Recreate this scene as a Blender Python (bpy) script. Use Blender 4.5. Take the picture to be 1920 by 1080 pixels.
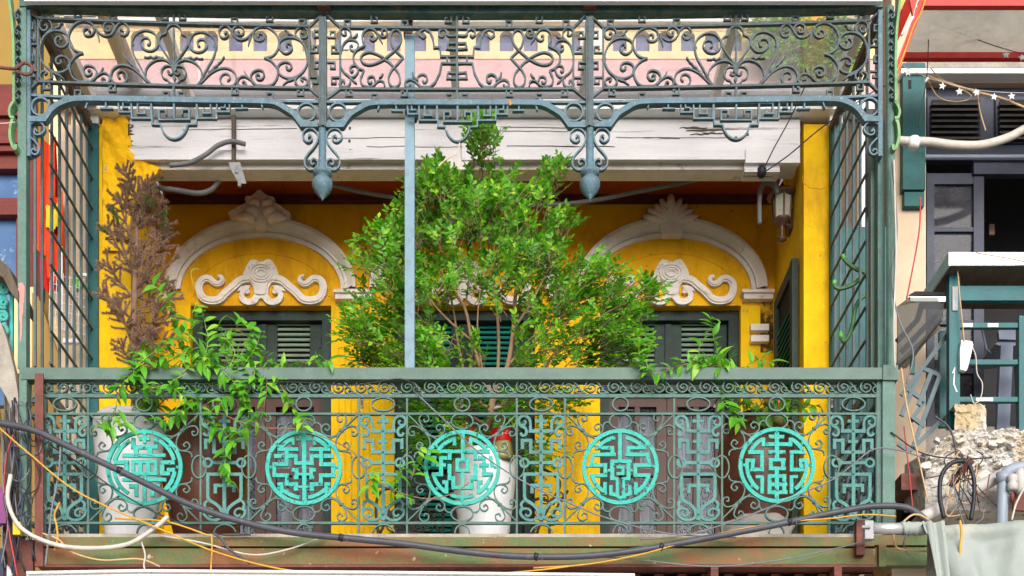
import bpy, math, random
from mathutils import Vector, Matrix
for o in list(bpy.data.objects): bpy.data.objects.remove(o, do_unlink=True)
S = bpy.context.scene
C = S.collection
R = math.radians
random.seed(7)
# ------------------------------------------------------------------ camera
# level camera on the street, rising lens: verticals stay vertical
F, U0, V0, CZ = 2275.0, 923.0, 1780.0, 1.6
cam = bpy.data.cameras.new('camera'); camo = bpy.data.objects.new('camera', cam); C.objects.link(camo)
camo.location = (0, 0, CZ); camo.rotation_euler = (R(90), 0, 0)
cam.sensor_width = 36; cam.lens = 36*F/1920
cam.shift_x = (960-U0)/1920; cam.shift_y = (V0-540)/1920
cam.clip_start = 0.1; cam.clip_end = 2000
S.camera = camo
# ------------------------------------------------------------------ world, sun, exposure
SUN_EL, SUN_AZ = 16, 10          # elevation; azimuth measured from the street side (-Y) towards +X
w = bpy.data.worlds.new('World'); S.world = w; w.use_nodes = True
nt = w.node_tree; nt.nodes.clear()
sky = nt.nodes.new('ShaderNodeTexSky'); sky.sky_type = 'NISHITA'; sky.sun_disc = False
sky.sun_elevation = R(SUN_EL); sky.sun_rotation = R(180-SUN_AZ); sky.dust_density = 6; sky.air_density = 1.0; sky.ozone_density = 1.0
hs = nt.nodes.new('ShaderNodeHueSaturation'); hs.inputs['Saturation'].default_value = 0.35
bg = nt.nodes.new('ShaderNodeBackground'); bg.inputs[1].default_value = 0.055
wo = nt.nodes.new('ShaderNodeOutputWorld')
nt.links.new(sky.outputs[0], hs.inputs['Color']); nt.links.new(hs.outputs[0], bg.inputs[0]); nt.links.new(bg.outputs[0], wo.inputs[0])
sl = bpy.data.lights.new('sun', 'SUN'); so = bpy.data.objects.new('sun', sl); C.objects.link(so)
sl.energy = 1.5; sl.angle = R(55); sl.color = (1, .965, .92)
sd = Vector((math.sin(R(SUN_AZ))*math.cos(R(SUN_EL)), -math.cos(R(SUN_AZ))*math.cos(R(SUN_EL)), math.sin(R(SUN_EL))))
so.rotation_euler = sd.to_track_quat('Z', 'Y').to_euler(); so.location = (0, 0, 30)
S.view_settings.view_transform = 'Standard'; S.view_settings.look = 'None'; S.view_settings.gamma = 1
S.view_settings.use_curve_mapping = False
S.view_settings.exposure = 1.5
# ------------------------------------------------------------------ helpers
def P(u, v, y): return Vector(((u-U0)*y/F, y, CZ+(V0-v)*y/F))     # a point seen at (u,v) that stands y metres away
WP = {}
def T(name, label, cat, base, group=None):
    o = bpy.data.objects.new(name, None); C.objects.link(o); o.location = base; o.empty_display_size = .1
    WP[o] = Vector(base); return tag(o, label, cat, group)
def tag(o, label, cat, group=None):
    o['label'] = label; o['category'] = cat
    if group: o['group'] = group
    return o
def cr(pts, n=5, closed=False):
    pts = [Vector(p) for p in pts]; k = len(pts); out = []
    rng = range(k if closed else k-1)
    for i in rng:
        p1, p2 = pts[i], pts[(i+1) % k]
        p0 = pts[i-1] if (closed or i > 0) else p1*2-p2
        p3 = pts[(i+2) % k] if (closed or i < k-2) else p2*2-p1
        for j in range(n):
            t = j/n; t2 = t*t; t3 = t2*t
            out.append(.5*((2*p1)+(p2-p0)*t+(2*p0-5*p1+4*p2-p3)*t2+(3*p1-p0-3*p2+p3)*t3))
    if not closed: out.append(pts[-1].copy())
    return out
NY = Vector((0, 1, 0)); NX = Vector((1, 0, 0)); NZ = Vector((0, 0, 1))
class MB:
    def __init__(s): s.v = []; s.f = []
    def box(s, lo, hi):
        a, b = Vector(lo), Vector(hi); k = len(s.v)
        for z in (a.z, b.z):
            for x, y in ((a.x, a.y), (b.x, a.y), (b.x, b.y), (a.x, b.y)): s.v.append(Vector((x, y, z)))
        s.f += [tuple(k+i for i in q) for q in ((0,3,2,1),(4,5,6,7),(0,1,5,4),(1,2,6,5),(2,3,7,6),(3,0,4,7))]
        return s
    def pbox(s, u0, v0, u1, v1, y, d):          # box whose front face is seen as that rectangle
        a = P(min(u0,u1), max(v0,v1), y); b = P(max(u0,u1), min(v0,v1), y)
        return s.box(a, (b.x, y+d, b.z))
    cnt = 0
    def ribbon(s, pts, wd, d, n=NY, closed=False):
        MB.cnt += 1; d = d*(1+.035*((MB.cnt*7) % 11))      # never two faces in one plane
        pts = [Vector(p) for p in pts]
        q = [pts[0]]
        for p in pts[1:]:
            if (p-q[-1]).length > 1e-5: q.append(p)
        pts = q; m = len(pts); k = len(s.v)
        if m < 2: return s
        for i, p in enumerate(pts):
            a = pts[i]-pts[i-1] if (i > 0 or closed) else None
            b = pts[(i+1) % m]-pts[i] if (i < m-1 or closed) else None
            ta = (a or b).normalized(); tb = (b or a).normalized()
            t = (ta+tb)
            if t.length < 1e-4: t = ta
            t.normalize(); sd_ = n.cross(t).normalized()
            ca = max(.55, t.dot(ta)); ww = (wd[i] if isinstance(wd, (list, tuple)) else wd)/2/ca
            s.v += [p+sd_*ww-n*d/2, p-sd_*ww-n*d/2, p-sd_*ww+n*d/2, p+sd_*ww+n*d/2]
        for i in range(m if closed else m-1):
            A = k+4*i; B = k+4*((i+1) % m)
            for j in range(4): s.f.append((A+j, A+(j+1) % 4, B+(j+1) % 4, B+j))
        if not closed:
            s.f.append((k+3, k+2, k+1, k)); e = k+4*(m-1); s.f.append((e, e+1, e+2, e+3))
        return s
    def tube(s, pts, r, n=6, cap=True):
        pts = [Vector(p) for p in pts]; m = len(pts); k = len(s.v); ref = None
        for i, p in enumerate(pts):
            t = (pts[min(i+1, m-1)]-pts[max(i-1, 0)])
            if t.length < 1e-7: t = Vector((0, 0, 1))
            t.normalize()
            if ref is None: ref = t.orthogonal().normalized()
            ref = ref-t*ref.dot(t)
            if ref.length < 1e-4: ref = t.orthogonal()
            ref.normalize(); b = t.cross(ref)
            rr = r[i] if isinstance(r, (list, tuple)) else r
            for j in range(n):
                a = 2*math.pi*j/n; s.v.append(p+(ref*math.cos(a)+b*math.sin(a))*rr)
        for i in range(m-1):
            for j in range(n): s.f.append((k+i*n+j, k+i*n+(j+1) % n, k+(i+1)*n+(j+1) % n, k+(i+1)*n+j))
        if cap: s.f.append(tuple(k+j for j in range(n))[::-1]); s.f.append(tuple(k+(m-1)*n+j for j in range(n)))
        return s
    def lathe(s, c, prof, n=24):
        c = Vector(c); k = len(s.v); m = len(prof)
        for r, z in prof:
            for j in range(n):
                a = 2*math.pi*j/n; s.v.append(c+Vector((r*math.cos(a), r*math.sin(a), z)))
        for i in range(m-1):
            for j in range(n): s.f.append((k+i*n+j, k+i*n+(j+1) % n, k+(i+1)*n+(j+1) % n, k+(i+1)*n+j))
        s.f.append(tuple(k+j for j in range(n))[::-1]); s.f.append(tuple(k+(m-1)*n+j for j in range(n)))
        return s
    def prism(s, pts, vec):                     # polygon extruded along vec
        k = len(s.v); m = len(pts); vec = Vector(vec)
        s.v += [Vector(p) for p in pts]+[Vector(p)+vec for p in pts]
        s.f.append(tuple(range(k, k+m))); s.f.append(tuple(range(k+2*m-1, k+m-1, -1)))
        for i in range(m): s.f.append((k+i, k+(i+1) % m, k+m+(i+1) % m, k+m+i)[::-1])
        return s
    def strip(s, rows):                         # quad sheet from rows of points
        k = len(s.v); n = len(rows[0])
        for r in rows: s.v += [Vector(p) for p in r]
        for i in range(len(rows)-1):
            for j in range(n-1): s.f.append((k+i*n+j, k+i*n+j+1, k+(i+1)*n+j+1, k+(i+1)*n+j))
        return s
    def mesh(s, name, smooth=False):
        me = bpy.data.meshes.new(name); lo = Vector([min(p[i] for p in s.v) for i in range(3)]); hi = Vector([max(p[i] for p in s.v) for i in range(3)])
        c = (lo+hi)/2; me.from_pydata([tuple(p-c) for p in s.v], [], s.f); me.update()
        if smooth: me.polygons.foreach_set('use_smooth', [True]*len(me.polygons))
        return me, c
    def build(s, name, m, parent=None, smooth=False, label=None, kind=None, fix=True):
        me, c = s.mesh(name, smooth)
        if fix:
            import bmesh
            b = bmesh.new(); b.from_mesh(me); bmesh.ops.recalc_face_normals(b, faces=b.faces); b.to_mesh(me); b.free()
        me.materials.append(m); o = bpy.data.objects.new(name, me); C.objects.link(o)
        WP[o] = c
        if parent: o.parent = parent; o.location = c-WP[parent]
        else: o.location = c
        if label: o['label'] = label
        if kind: o['kind'] = kind
        return o
def link_copy(src, parent, world):              # the same mesh again
    o = bpy.data.objects.new(src.name.split('.')[0], src.data); C.objects.link(o); o.parent = parent
    WP[o] = Vector(world); o.location = WP[o]-(WP[parent] if parent else Vector()); return o
# ------------------------------------------------------------------ materials
def new_mat(name):
    m = bpy.data.materials.new(name); m.use_nodes = True; t = m.node_tree; b = t.nodes['Principled BSDF']; return m, t, b
def noise(t, scale, detail=5, rough=.6, stretch=None, w3=0):
    tc = t.nodes.new('ShaderNodeNewGeometry'); n = t.nodes.new('ShaderNodeTexNoise')
    n.inputs['Scale'].default_value = scale; n.inputs['Detail'].default_value = detail; n.inputs['Roughness'].default_value = rough
    mp = t.nodes.new('ShaderNodeMapping'); mp.inputs['Scale'].default_value = stretch or (1, 1, 1); mp.inputs['Location'].default_value = (w3*3.1, w3*1.7, w3)
    t.links.new(tc.outputs['Position'], mp.inputs[0]); t.links.new(mp.outputs[0], n.inputs['Vector'])
    return n.outputs['Fac']
def ramp(t, fac, a, b):
    r = t.nodes.new('ShaderNodeMapRange'); r.inputs[1].default_value = a; r.inputs[2].default_value = b; r.clamp = True
    t.links.new(fac, r.inputs[0]); return r.outputs[0]
def mixc(t, fac, a, b):
    m = t.nodes.new('ShaderNodeMix'); m.data_type = 'RGBA'
    if isinstance(fac, float): m.inputs[0].default_value = fac
    else: t.links.new(fac, m.inputs[0])
    for s_, x in ((m.inputs[6], a), (m.inputs[7], b)):
        if isinstance(x, tuple): s_.default_value = (*x, 1)
        else: t.links.new(x, s_)
    return m.outputs[2]
def srgb(r, g, b): return tuple(((c/255+.055)/1.055)**2.4 if c > 10 else c/255/12.92 for c in (r, g, b))
def mat(name, c1, c2=None, sc=6, rough=.6, lo=.35, hi=.7, stain=None, ssc=3, slo=.55, shi=.7, sst=None, bump=.3, bsc=60, metal=0, spec=.25, stretch=None, chip=None, csc=25, clo=.68, chi=.72):
    m, t, b = new_mat(name)
    col = mixc(t, ramp(t, noise(t, sc, 6, .65, stretch), lo, hi), c1, c2 or tuple(x*.75 for x in c1))
    if stain: col = mixc(t, ramp(t, noise(t, ssc, 8, .7, sst, 5), slo, shi), col, stain)
    if chip: col = mixc(t, ramp(t, noise(t, csc, 3, .5, None, 9), clo, chi), col, chip)
    t.links.new(col, b.inputs['Base Color']); b.inputs['Roughness'].default_value = rough; b.inputs['Metallic'].default_value = metal
    b.inputs['Specular IOR Level'].default_value = spec
    if bump:
        bp = t.nodes.new('ShaderNodeBump'); bp.inputs['Strength'].default_value = bump; bp.inputs['Distance'].default_value = .01
        t.links.new(noise(t, bsc, 4, .6, None, 3), bp.inputs['Height']); t.links.new(bp.outputs[0], b.inputs['Normal'])
    return m
RUST = (.16, .055, .022)
M = dict(
 iron_blue=mat('blue grey painted iron', (.080,.115,.132), (.055,.080,.092), 14, .5, stain=(.050,.052,.052), ssc=16, slo=.48, shi=.72, bsc=90, bump=.5, chip=(.22,.28,.30), csc=45, clo=.68, chi=.74),
 iron_beam=mat('pale blue painted iron', (.105,.180,.230), (.072,.130,.165), 14, .5, stain=(.085,.10,.10), ssc=18, slo=.52, shi=.72, bsc=80, bump=.5, chip=(.24,.29,.31), csc=60, clo=.66, chi=.70),
 iron_green=mat('weathered green railing paint', (.080,.160,.142), (.052,.112,.102), 14, .55, stain=(.075,.085,.07), ssc=15, slo=.52, shi=.72, bsc=90, bump=.4, chip=(.20,.25,.23), csc=50, clo=.7, chi=.74),
 motif=mat('blue green plate paint', (.082,.225,.210), (.048,.15,.15), 7, .6, stain=(.08,.11,.10), ssc=9, slo=.55, shi=.75, bsc=70, bump=.5, chip=(.5,.24,.22), csc=14, clo=.73, chi=.75),
 iron_dark=mat('dark grille paint', (.075,.120,.140), (.050,.085,.10), 8, .45, stain=(.075,.06,.04), ssc=8, slo=.6, shi=.75, bump=.2, chip=(.3,.36,.38), csc=60, clo=.74, chi=.77),
 top_beam=mat('dark green beam paint', (.035,.110,.105), (.12,.18,.16), 14, .55, stain=(.26,.19,.12), ssc=9, slo=.58, shi=.7, bsc=60, bump=.8),
 handrail=mat('grey green handrail paint', (.095,.155,.130), (.064,.115,.097), 7, .5, stain=(.085,.11,.10), ssc=6, slo=.52, shi=.72, sst=(1,1,6), bump=.25, chip=(.45,.2,.18), csc=7, clo=.76, chi=.78),
 post_green=mat('pale green post paint', (.105,.19,.165), (.075,.145,.118), 8, .5, stain=(.11,.15,.13), ssc=9, slo=.55, shi=.7, bump=.6, chip=(.6,.2,.2), csc=8, clo=.74, chi=.76),
 bracket=mat('leaf green bracket paint', (.17,.33,.14), (.11,.23,.12), 10, .5, stain=(.07,.11,.09), ssc=12, slo=.58, shi=.7, bump=.5),
 teal_wood=mat('teal painted timber', (.018,.115,.120), (.012,.075,.08), 6, .5, stain=(.05,.05,.05), ssc=5, slo=.6, shi=.75, bump=.3, chip=(.5,.55,.55), csc=30, clo=.76, chi=.78),
 teal_paint=mat('neighbour teal paint', (.003,.10,.112), (.004,.068,.08), 5, .4, stain=(.05,.03,.05), ssc=4, slo=.62, shi=.72, bump=.2, chip=(.7,.7,.68), csc=22, clo=.72, chi=.74),
 turq=mat('turquoise enamel', (.028,.33,.285), (.040,.39,.34), 9, .5, stain=(.085,.36,.28), ssc=14, slo=.50, shi=.70, bsc=90, bump=.7, chip=(.02,.085,.085), csc=34, clo=.635, chi=.665),
 pole=mat('light blue pole paint', (.155,.255,.325), (.125,.21,.27), 7, .45, stain=(.10,.14,.165), ssc=16, slo=.52, shi=.72, bump=.25, chip=(.16,.08,.04), csc=40, clo=.76, chi=.78),
 rust=mat('rusty brown steel', (.17,.055,.045), (.10,.045,.035), 14, .75, stain=(.30,.14,.12), ssc=18, slo=.6, shi=.75, bump=.5),
 green_beam=mat('olive beam with rust', (.095,.140,.048), (.065,.10,.038), 5, .6, stain=(.20,.08,.032), ssc=2.2, slo=.44, shi=.62, sst=(1,1,1.6), bump=.5, bsc=45, chip=(.42,.40,.35), csc=16, clo=.69, chi=.76),
 concrete=mat('concrete', (.36,.33,.29), (.24,.215,.18), 7, .9, stain=(.13,.10,.08), ssc=5, slo=.55, shi=.75, bump=.8, bsc=40),
 broken=mat('broken lime plaster', (.52,.50,.475), (.45,.36,.22), 3.2, .95, lo=.47, hi=.6, stain=(.08,.07,.065), ssc=14, slo=.57, shi=.66, bump=1, bsc=35),
 yellow=mat('yellow limewash', (.88,.545,.006), (.78,.43,.006), 5, .85, lo=.4, hi=.7, stain=(.52,.26,.012), ssc=3.2, sst=(1,1,.35), slo=.50, shi=.72, chip=(.42,.24,.08), csc=26, clo=.70, chi=.74, bump=.35, bsc=28),
 ochre=mat('ochre limewash', (.86,.47,.006), (.72,.35,.006), 4, .85, lo=.35, hi=.7, stain=(.44,.19,.01), ssc=5, sst=(1,1,.3), slo=.50, shi=.78, chip=(.30,.14,.02), csc=22, clo=.69, chi=.74, bump=.35, bsc=30),
 bare=mat('bare plaster', (.48,.34,.22), (.36,.24,.15), 20, .95, stain=(.68,.62,.55), ssc=14, slo=.55, shi=.65, bump=1, bsc=50),
 stucco=mat('white stucco', (.80,.75,.71), (.66,.60,.56), 7, .8, lo=.42, hi=.75, stain=(.34,.28,.24), ssc=12, slo=.58, shi=.76, bump=.5, bsc=40),
 whitewood=mat('white painted board', (.76,.74,.76), (.62,.605,.62), 4, .65, stretch=(.3,1,2.6), stain=(.12,.108,.10), ssc=9, slo=.585, shi=.70, sst=(.13,1,4.0), bump=.4, bsc=30),
 white=mat('white paint', (.80,.79,.78), (.70,.69,.68), 6, .5, stain=(.45,.41,.37), ssc=8, slo=.62, shi=.8, bump=.1),
 fascia=mat('white metal fascia', (.80,.79,.78), (.72,.71,.70), 5, .5, stain=(.35,.17,.08), ssc=7, slo=.66, shi=.76, bump=.1),
 ceiling=mat('red brown ceiling paint', (.46,.085,.014), (.36,.062,.010), 2, .6, stain=(.08,.02,.01), ssc=2.5, slo=.55, shi=.8, sst=(1,3,1), bump=.1),
 trim=mat('dark red trim', (.13,.035,.04), (.09,.025,.03), 6, .6, bump=.1),
 doorgreen=mat('dark green door paint', (.022,.040,.034), (.014,.024,.022), 7, .55, stain=(.03,.075,.06), ssc=6, slo=.55, shi=.7, bump=.4, stretch=(1,1,.3), chip=(.18,.17,.14), csc=60, clo=.76, chi=.78),
 slat=mat('dusty green louvre paint', (.26,.33,.26), (.16,.29,.23), 12, .6, stain=(.20,.165,.125), ssc=7, slo=.45, shi=.7, bump=.2),
 tealslat=mat('teal shutter paint', (.02,.27,.22), (.015,.19,.165), 8, .5, stain=(.10,.13,.11), ssc=9, slo=.6, shi=.75, bump=.1),
 brownwood=mat('brown varnished wood', (.060,.019,.011), (.040,.013,.008), 9, .45, stretch=(3,1,.25), stain=(.05,.02,.015), ssc=6, slo=.55, shi=.75, bump=.15),
 jar=mat('brown glazed jar', (.125,.042,.026), (.09,.032,.02), 4, .3, stain=(.22,.12,.08), ssc=6, slo=.62, shi=.8, bump=.06, bsc=14, stretch=(1,1,4)),
 pot=mat('white glazed pot', (.82,.82,.86), (.78,.78,.82), 4, .22, lo=.3, hi=.9, stain=(.55,.52,.48), ssc=4, slo=.68, shi=.85, bump=0),
 chipped=mat('chipped yellow plaster', (.88,.52,.006), (.80,.43,.006), 5, .85, stain=(.45,.33,.22), ssc=9, slo=.62, shi=.66, bump=.8, bsc=30),
 soil=mat('potting soil', (.05,.032,.02), (.03,.02,.012), 40, .95, bump=1),
 pink=mat('pink wash', (.60,.37,.37), (.53,.33,.335), 3, .85, stain=(.38,.19,.19), ssc=4, slo=.6, shi=.8, bump=.1),
 cream=mat('cream wash', (.80,.60,.34), (.72,.54,.29), 3, .85, stain=(.55,.42,.28), ssc=5, slo=.6, shi=.8, bump=.1),
 cream_wall=mat('cream limewash wall', (.54,.43,.32), (.46,.36,.26), 4, .85, stain=(.30,.19,.11), ssc=11, slo=.66, shi=.76, bump=.3, bsc=30),
 niche=mat('slate blue shutter', (.10,.115,.24), (.07,.085,.18), 8, .5, bump=.05),
 navy=mat('navy shutter paint', (.030,.036,.066), (.019,.023,.042), 6, .45, stain=(.065,.065,.08), ssc=9, slo=.6, shi=.75, bump=.15),
 dustslat=mat('dusty dark louvre', (.075,.066,.06), (.035,.033,.034), 12, .8, bump=.2),
 red=mat('red painted tube', (.62,.035,.025), (.50,.03,.025), 5, .4, stain=(.30,.04,.03), ssc=6, slo=.6, shi=.75, bump=.1),
 redwood=mat('dark red timber', (.16,.025,.018), (.10,.018,.014), 7, .45, stretch=(.4,1,3), bump=.2),
 gold=mat('golden yellow wall', (.28,.18,.046), (.25,.16,.04), 4, .85, bump=.1),
 tan=mat('tan board', (.36,.22,.06), (.28,.165,.045), 8, .7, stretch=(3,1,.3), bump=.1),
 orange=mat('orange safety cloth', (.72,.075,.012), (.60,.045,.01), 5, .7, bump=.2, bsc=20),
 redcloth=mat('red cloth', (.62,.015,.012), (.5,.012,.01), 5, .8, bump=.2, bsc=20),
 lime=mat('yellow reflective strip', (.75,.62,.02), (.66,.52,.02), 6, .6, bump=.1),
 alu=mat('aluminium', (.62,.63,.66), (.52,.53,.56), 8, .35, metal=.6, bump=.05),
 steel=mat('galvanised grey', (.34,.34,.36), (.24,.24,.26), 9, .45, stain=(.22,.13,.08), ssc=9, slo=.62, shi=.75, bump=.2),
 pvc=mat('grey plastic pipe', (.26,.30,.38), (.22,.255,.32), 5, .4, stain=(.20,.19,.19), ssc=9, slo=.62, shi=.8, bump=.05),
 palepipe=mat('pale grey pipe', (.46,.45,.44), (.36,.35,.34), 6, .5, stain=(.20,.17,.14), ssc=7, slo=.58, shi=.75, bump=.1),
 conduit=mat('grey conduit', (.20,.205,.22), (.14,.145,.155), 8, .45, stain=(.33,.31,.30), ssc=12, slo=.6, shi=.75, bump=.1),
 cable=mat('dark grey cable sheath', (.072,.074,.092), (.052,.053,.066), 9, .42, stain=(.12,.11,.12), ssc=14, slo=.6, shi=.8, bump=.1, chip=(.30,.10,.10), csc=7, clo=.74, chi=.78),
 black=mat('black wire', (.022,.024,.032), (.016,.017,.022), 9, .45, bump=0),
 bluewire=mat('dark blue wire', (.025,.035,.075), None, 9, .45, bump=0),
 greywire=mat('grey wire', (.16,.17,.20), None, 9, .5, bump=0),
 yellowwire=mat('yellow wire', (.58,.31,.03), (.44,.24,.04), 12, .5, bump=0),
 tanwire=mat('tan wire', (.52,.35,.19), (.42,.28,.15), 12, .5, bump=0),
 redwire=mat('red wire', (.45,.06,.06), None, 12, .5, bump=0),
 whitewire=mat('off white cable', (.50,.475,.44), (.40,.375,.345), 14, .5, stain=(.38,.32,.27), ssc=12, slo=.6, shi=.75, bump=.1),
 pinkcord=mat('pink cord', (.75,.50,.45), None, 30, .7, bump=.2),
 tarp=mat('grey canvas awning', (.30,.335,.32), (.25,.285,.275), 3, .8, stain=(.42,.40,.33), ssc=2.5, slo=.55, shi=.7, bump=.25, bsc=160),
 purple=mat('purple enamel box', (.22,.04,.16), (.10,.03,.14), 5, .4, bump=.1),
 yellowbox=mat('yellow plastic', (.80,.50,.01), (.6,.36,.01), 9, .5, bump=.1),
 copper=mat('old copper', (.19,.115,.085), (.11,.07,.055), 14, .45, metal=.5, stain=(.10,.065,.05), ssc=12, slo=.55, shi=.7, bump=.2),
 frost=mat('frosted lantern glass', (.62,.65,.55), (.5,.53,.45), 9, .3, bump=.1),
 motifglass=mat('gilded glass motif', (.70,.62,.32), None, 9, .4, bump=0),
 bark=mat('shrub bark', (.27,.165,.10), (.19,.115,.07), 18, .85, bump=.6),
 deadbark=mat('dead fir bark', (.20,.125,.085), (.13,.08,.055), 18, .9, bump=.8),
 needle=mat('dry brown needles', (.30,.175,.115), (.19,.115,.08), 22, .85, bump=0),
 newneedle=mat('green needles', (.10,.15,.045), (.15,.13,.05), 22, .8, bump=0),
 stem=mat('reddish vine stem', (.27,.10,.075), (.22,.16,.07), 12, .7, bump=0),
 greenstem=mat('green vine stem', (.30,.42,.07), (.22,.30,.06), 12, .6, bump=0),
 cactus=mat('cactus skin', (.06,.16,.05), (.04,.11,.04), 8, .5, bump=.1),
 cactustip=mat('cactus growing tip', (.12,.50,.05), None, 8, .5, bump=.1),
 corr=mat('rusty brown corrugated steel', (.15,.045,.022), (.10,.035,.02), 6, .7, stain=(.22,.09,.04), ssc=5, slo=.55, shi=.7, bump=.2),
 asphalt=mat('asphalt', (.06,.06,.06), (.045,.045,.045), 20, .9, bump=.5),
 paving=mat('pavement slabs', (.46,.44,.41), (.38,.365,.34), 6, .9, bump=.3),
 dark=mat('near black painted shade', (.02,.02,.022), (.014,.014,.016), 4, .8, bump=0),  # near-black colour stands in for shade inside rooms, gaps and louvres
 labelred=mat('red bottle label', (.62,.012,.015), (.55,.01,.012), 9, .4, bump=0),
 labelwhite=mat('white print', (.82,.82,.82), None, 9, .5, bump=0),
 liquid=mat('pale yellow liquid', (.55,.45,.14), (.46,.37,.10), 9, .15, bump=0),
 chair=mat('grey blue plastic', (.12,.15,.22), (.09,.115,.17), 5, .45, bump=.05),
 cafe=mat('dark bronze iron', (.06,.045,.035), (.04,.03,.025), 10, .5, bump=.2),
 turqold=mat('chipped turquoise iron', (.03,.38,.34), (.10,.30,.27), 16, .6, stain=(.08,.07,.05), ssc=12, slo=.6, shi=.72, bump=.6),
 oldwood=mat('weathered wood', (.13,.10,.075), (.08,.06,.045), 9, .85, stretch=(3,1,.3), bump=.6),
 bluecurtain=mat('blue floral pane', (.05,.115,.26), (.075,.155,.31), 5, .3, stain=(.23,.31,.42), ssc=9, slo=.56, shi=.62, bump=.02),
 dryleaf=mat('dry orange leaf', (.55,.22,.03), None, 9, .7, bump=0),
)
def leaf_mat(name, c1, c2, c3, trans=.35, rough=.38):
    m, t, b = new_mat(name)
    g = t.nodes.new('ShaderNodeNewGeometry'); oi = t.nodes.new('ShaderNodeObjectInfo')
    add = t.nodes.new('ShaderNodeMath'); add.operation = 'ADD'; t.links.new(g.outputs['Random Per Island'], add.inputs[0]); t.links.new(oi.outputs['Random'], add.inputs[1])
    fr = t.nodes.new('ShaderNodeMath'); fr.operation = 'FRACT'; t.links.new(add.outputs[0], fr.inputs[0])
    col = mixc(t, ramp(t, fr.outputs[0], 0, .75), c1, c2); col = mixc(t, ramp(t, fr.outputs[0], .80, 1), col, c3)
    t.links.new(col, b.inputs['Base Color']); b.inputs['Roughness'].default_value = rough; b.inputs['Specular IOR Level'].default_value = .5
    tr = t.nodes.new('ShaderNodeBsdfTranslucent'); t.links.new(col, tr.inputs[0])
    mx = t.nodes.new('ShaderNodeMixShader'); mx.inputs[0].default_value = trans; out = t.nodes['Material Output']
    t.links.new(b.outputs[0], mx.inputs[1]); t.links.new(tr.outputs[0], mx.inputs[2]); t.links.new(mx.outputs[0], out.inputs[0])
    return m
M['crackgrey'] = mat('greyed wood grain', (.20,.185,.18), (.12,.11,.105), 20, .9, bump=.2)
M['leaf'] = leaf_mat('shrub leaf', (.050,.25,.008), (.16,.50,.014), (.42,.68,.03), .5, .5)
M['vine'] = leaf_mat('vine leaf', (.065,.29,.016), (.15,.48,.03), (.32,.62,.045), .4)
def glass_mat(name, tint, refl=.12, rough=.02, haze=0.0, hazec=(.8,.8,.8)):
    m, t, b = new_mat(name); out = t.nodes['Material Output']
    tr = t.nodes.new('ShaderNodeBsdfTransparent'); tr.inputs[0].default_value = (*tint, 1)
    gl = t.nodes.new('ShaderNodeBsdfGlossy'); gl.inputs['Roughness'].default_value = rough
    fr = t.nodes.new('ShaderNodeFresnel'); fr.inputs[0].default_value = 1.35
    ml = t.nodes.new('ShaderNodeMath'); ml.operation = 'MULTIPLY'; ml.inputs[1].default_value = refl*8; t.links.new(fr.outputs[0], ml.inputs[0]); ml.use_clamp = True
    mx = t.nodes.new('ShaderNodeMixShader'); t.links.new(ml.outputs[0], mx.inputs[0]); t.links.new(tr.outputs[0], mx.inputs[1]); t.links.new(gl.outputs[0], mx.inputs[2])
    last = mx.outputs[0]
    if haze:
        df = t.nodes.new('ShaderNodeBsdfDiffuse'); df.inputs[0].default_value = (*hazec, 1)
        tl = t.nodes.new('ShaderNodeBsdfTranslucent'); tl.inputs[0].default_value = (*hazec, 1)
        ad = t.nodes.new('ShaderNodeMixShader'); ad.inputs[0].default_value = .5; t.links.new(df.outputs[0], ad.inputs[1]); t.links.new(tl.outputs[0], ad.inputs[2])
        m2 = t.nodes.new('ShaderNodeMixShader'); t.links.new(ramp_mul(t, haze), m2.inputs[0]); t.links.new(last, m2.inputs[1]); t.links.new(ad.outputs[0], m2.inputs[2]); last = m2.outputs[0]
    t.links.new(last, out.inputs[0]); return m
def ramp_mul(t, k):
    r = t.nodes.new('ShaderNodeMapRange'); r.inputs[1].default_value = .3; r.inputs[2].default_value = .8; r.inputs[3].default_value = k*.6; r.inputs[4].default_value = min(1, k*1.5)
    t.links.new(noise(t, 6, 6, .7), r.inputs[0]); return r.outputs[0]
M['canopyglass'] = glass_mat('clear roofing sheet', (.97,.97,.98), .03, .03, .13, (.80,.78,.80))
M['acrylic'] = glass_mat('cloudy acrylic sheet', (.9,.92,.93), .05, .1, .62, (.66,.64,.60))
M['smoke'] = glass_mat('dusty glass shelf', (.5,.51,.47), .04, .05, .04, (.35,.33,.30))
M['pane'] = glass_mat('window pane', (.88,.90,.93), .03, .05)
M['bottle'] = glass_mat('clear bottle glass', (.86,.90,.88), .16, .02, .05)
# ================================================================== THE SETTING
def struct(mb, name, m):
    o = mb.build(name, m); o['kind'] = 'structure'; return o
struct(MB().strip([[(-400,-400,-.02),(400,-400,-.02)],[(-400,400,-.02),(400,400,-.02)]]), 'ground', M['paving'])
struct(MB().strip([[(-300,-6,-.016),(300,-6,-.016)],[(-300,1.0,-.016),(300,1.0,-.016)]]), 'road', M['asphalt'])
struct(MB().box((-300,1.0,-.012),(300,8.0,.12)), 'pavement', M['paving'])
# ================================================================== THE YELLOW HOUSE
YP, YW, YD = 8.0, 8.83, 8.98            # pillar face, door wall face, door plane
FLOOR = 3.985
FL = CZ+(V0-1005)*7.0/F
house = T('yellow_house', 'yellow limewashed shophouse with three stucco-arched balcony doorways', 'house', (0, 8.8, 0))
def hp(mb, name, m, label=None, smooth=False, parent=house, kind=None): return mb.build(name, m, parent, smooth, label, kind)
XL, XR = -2.384, 2.054
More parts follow.
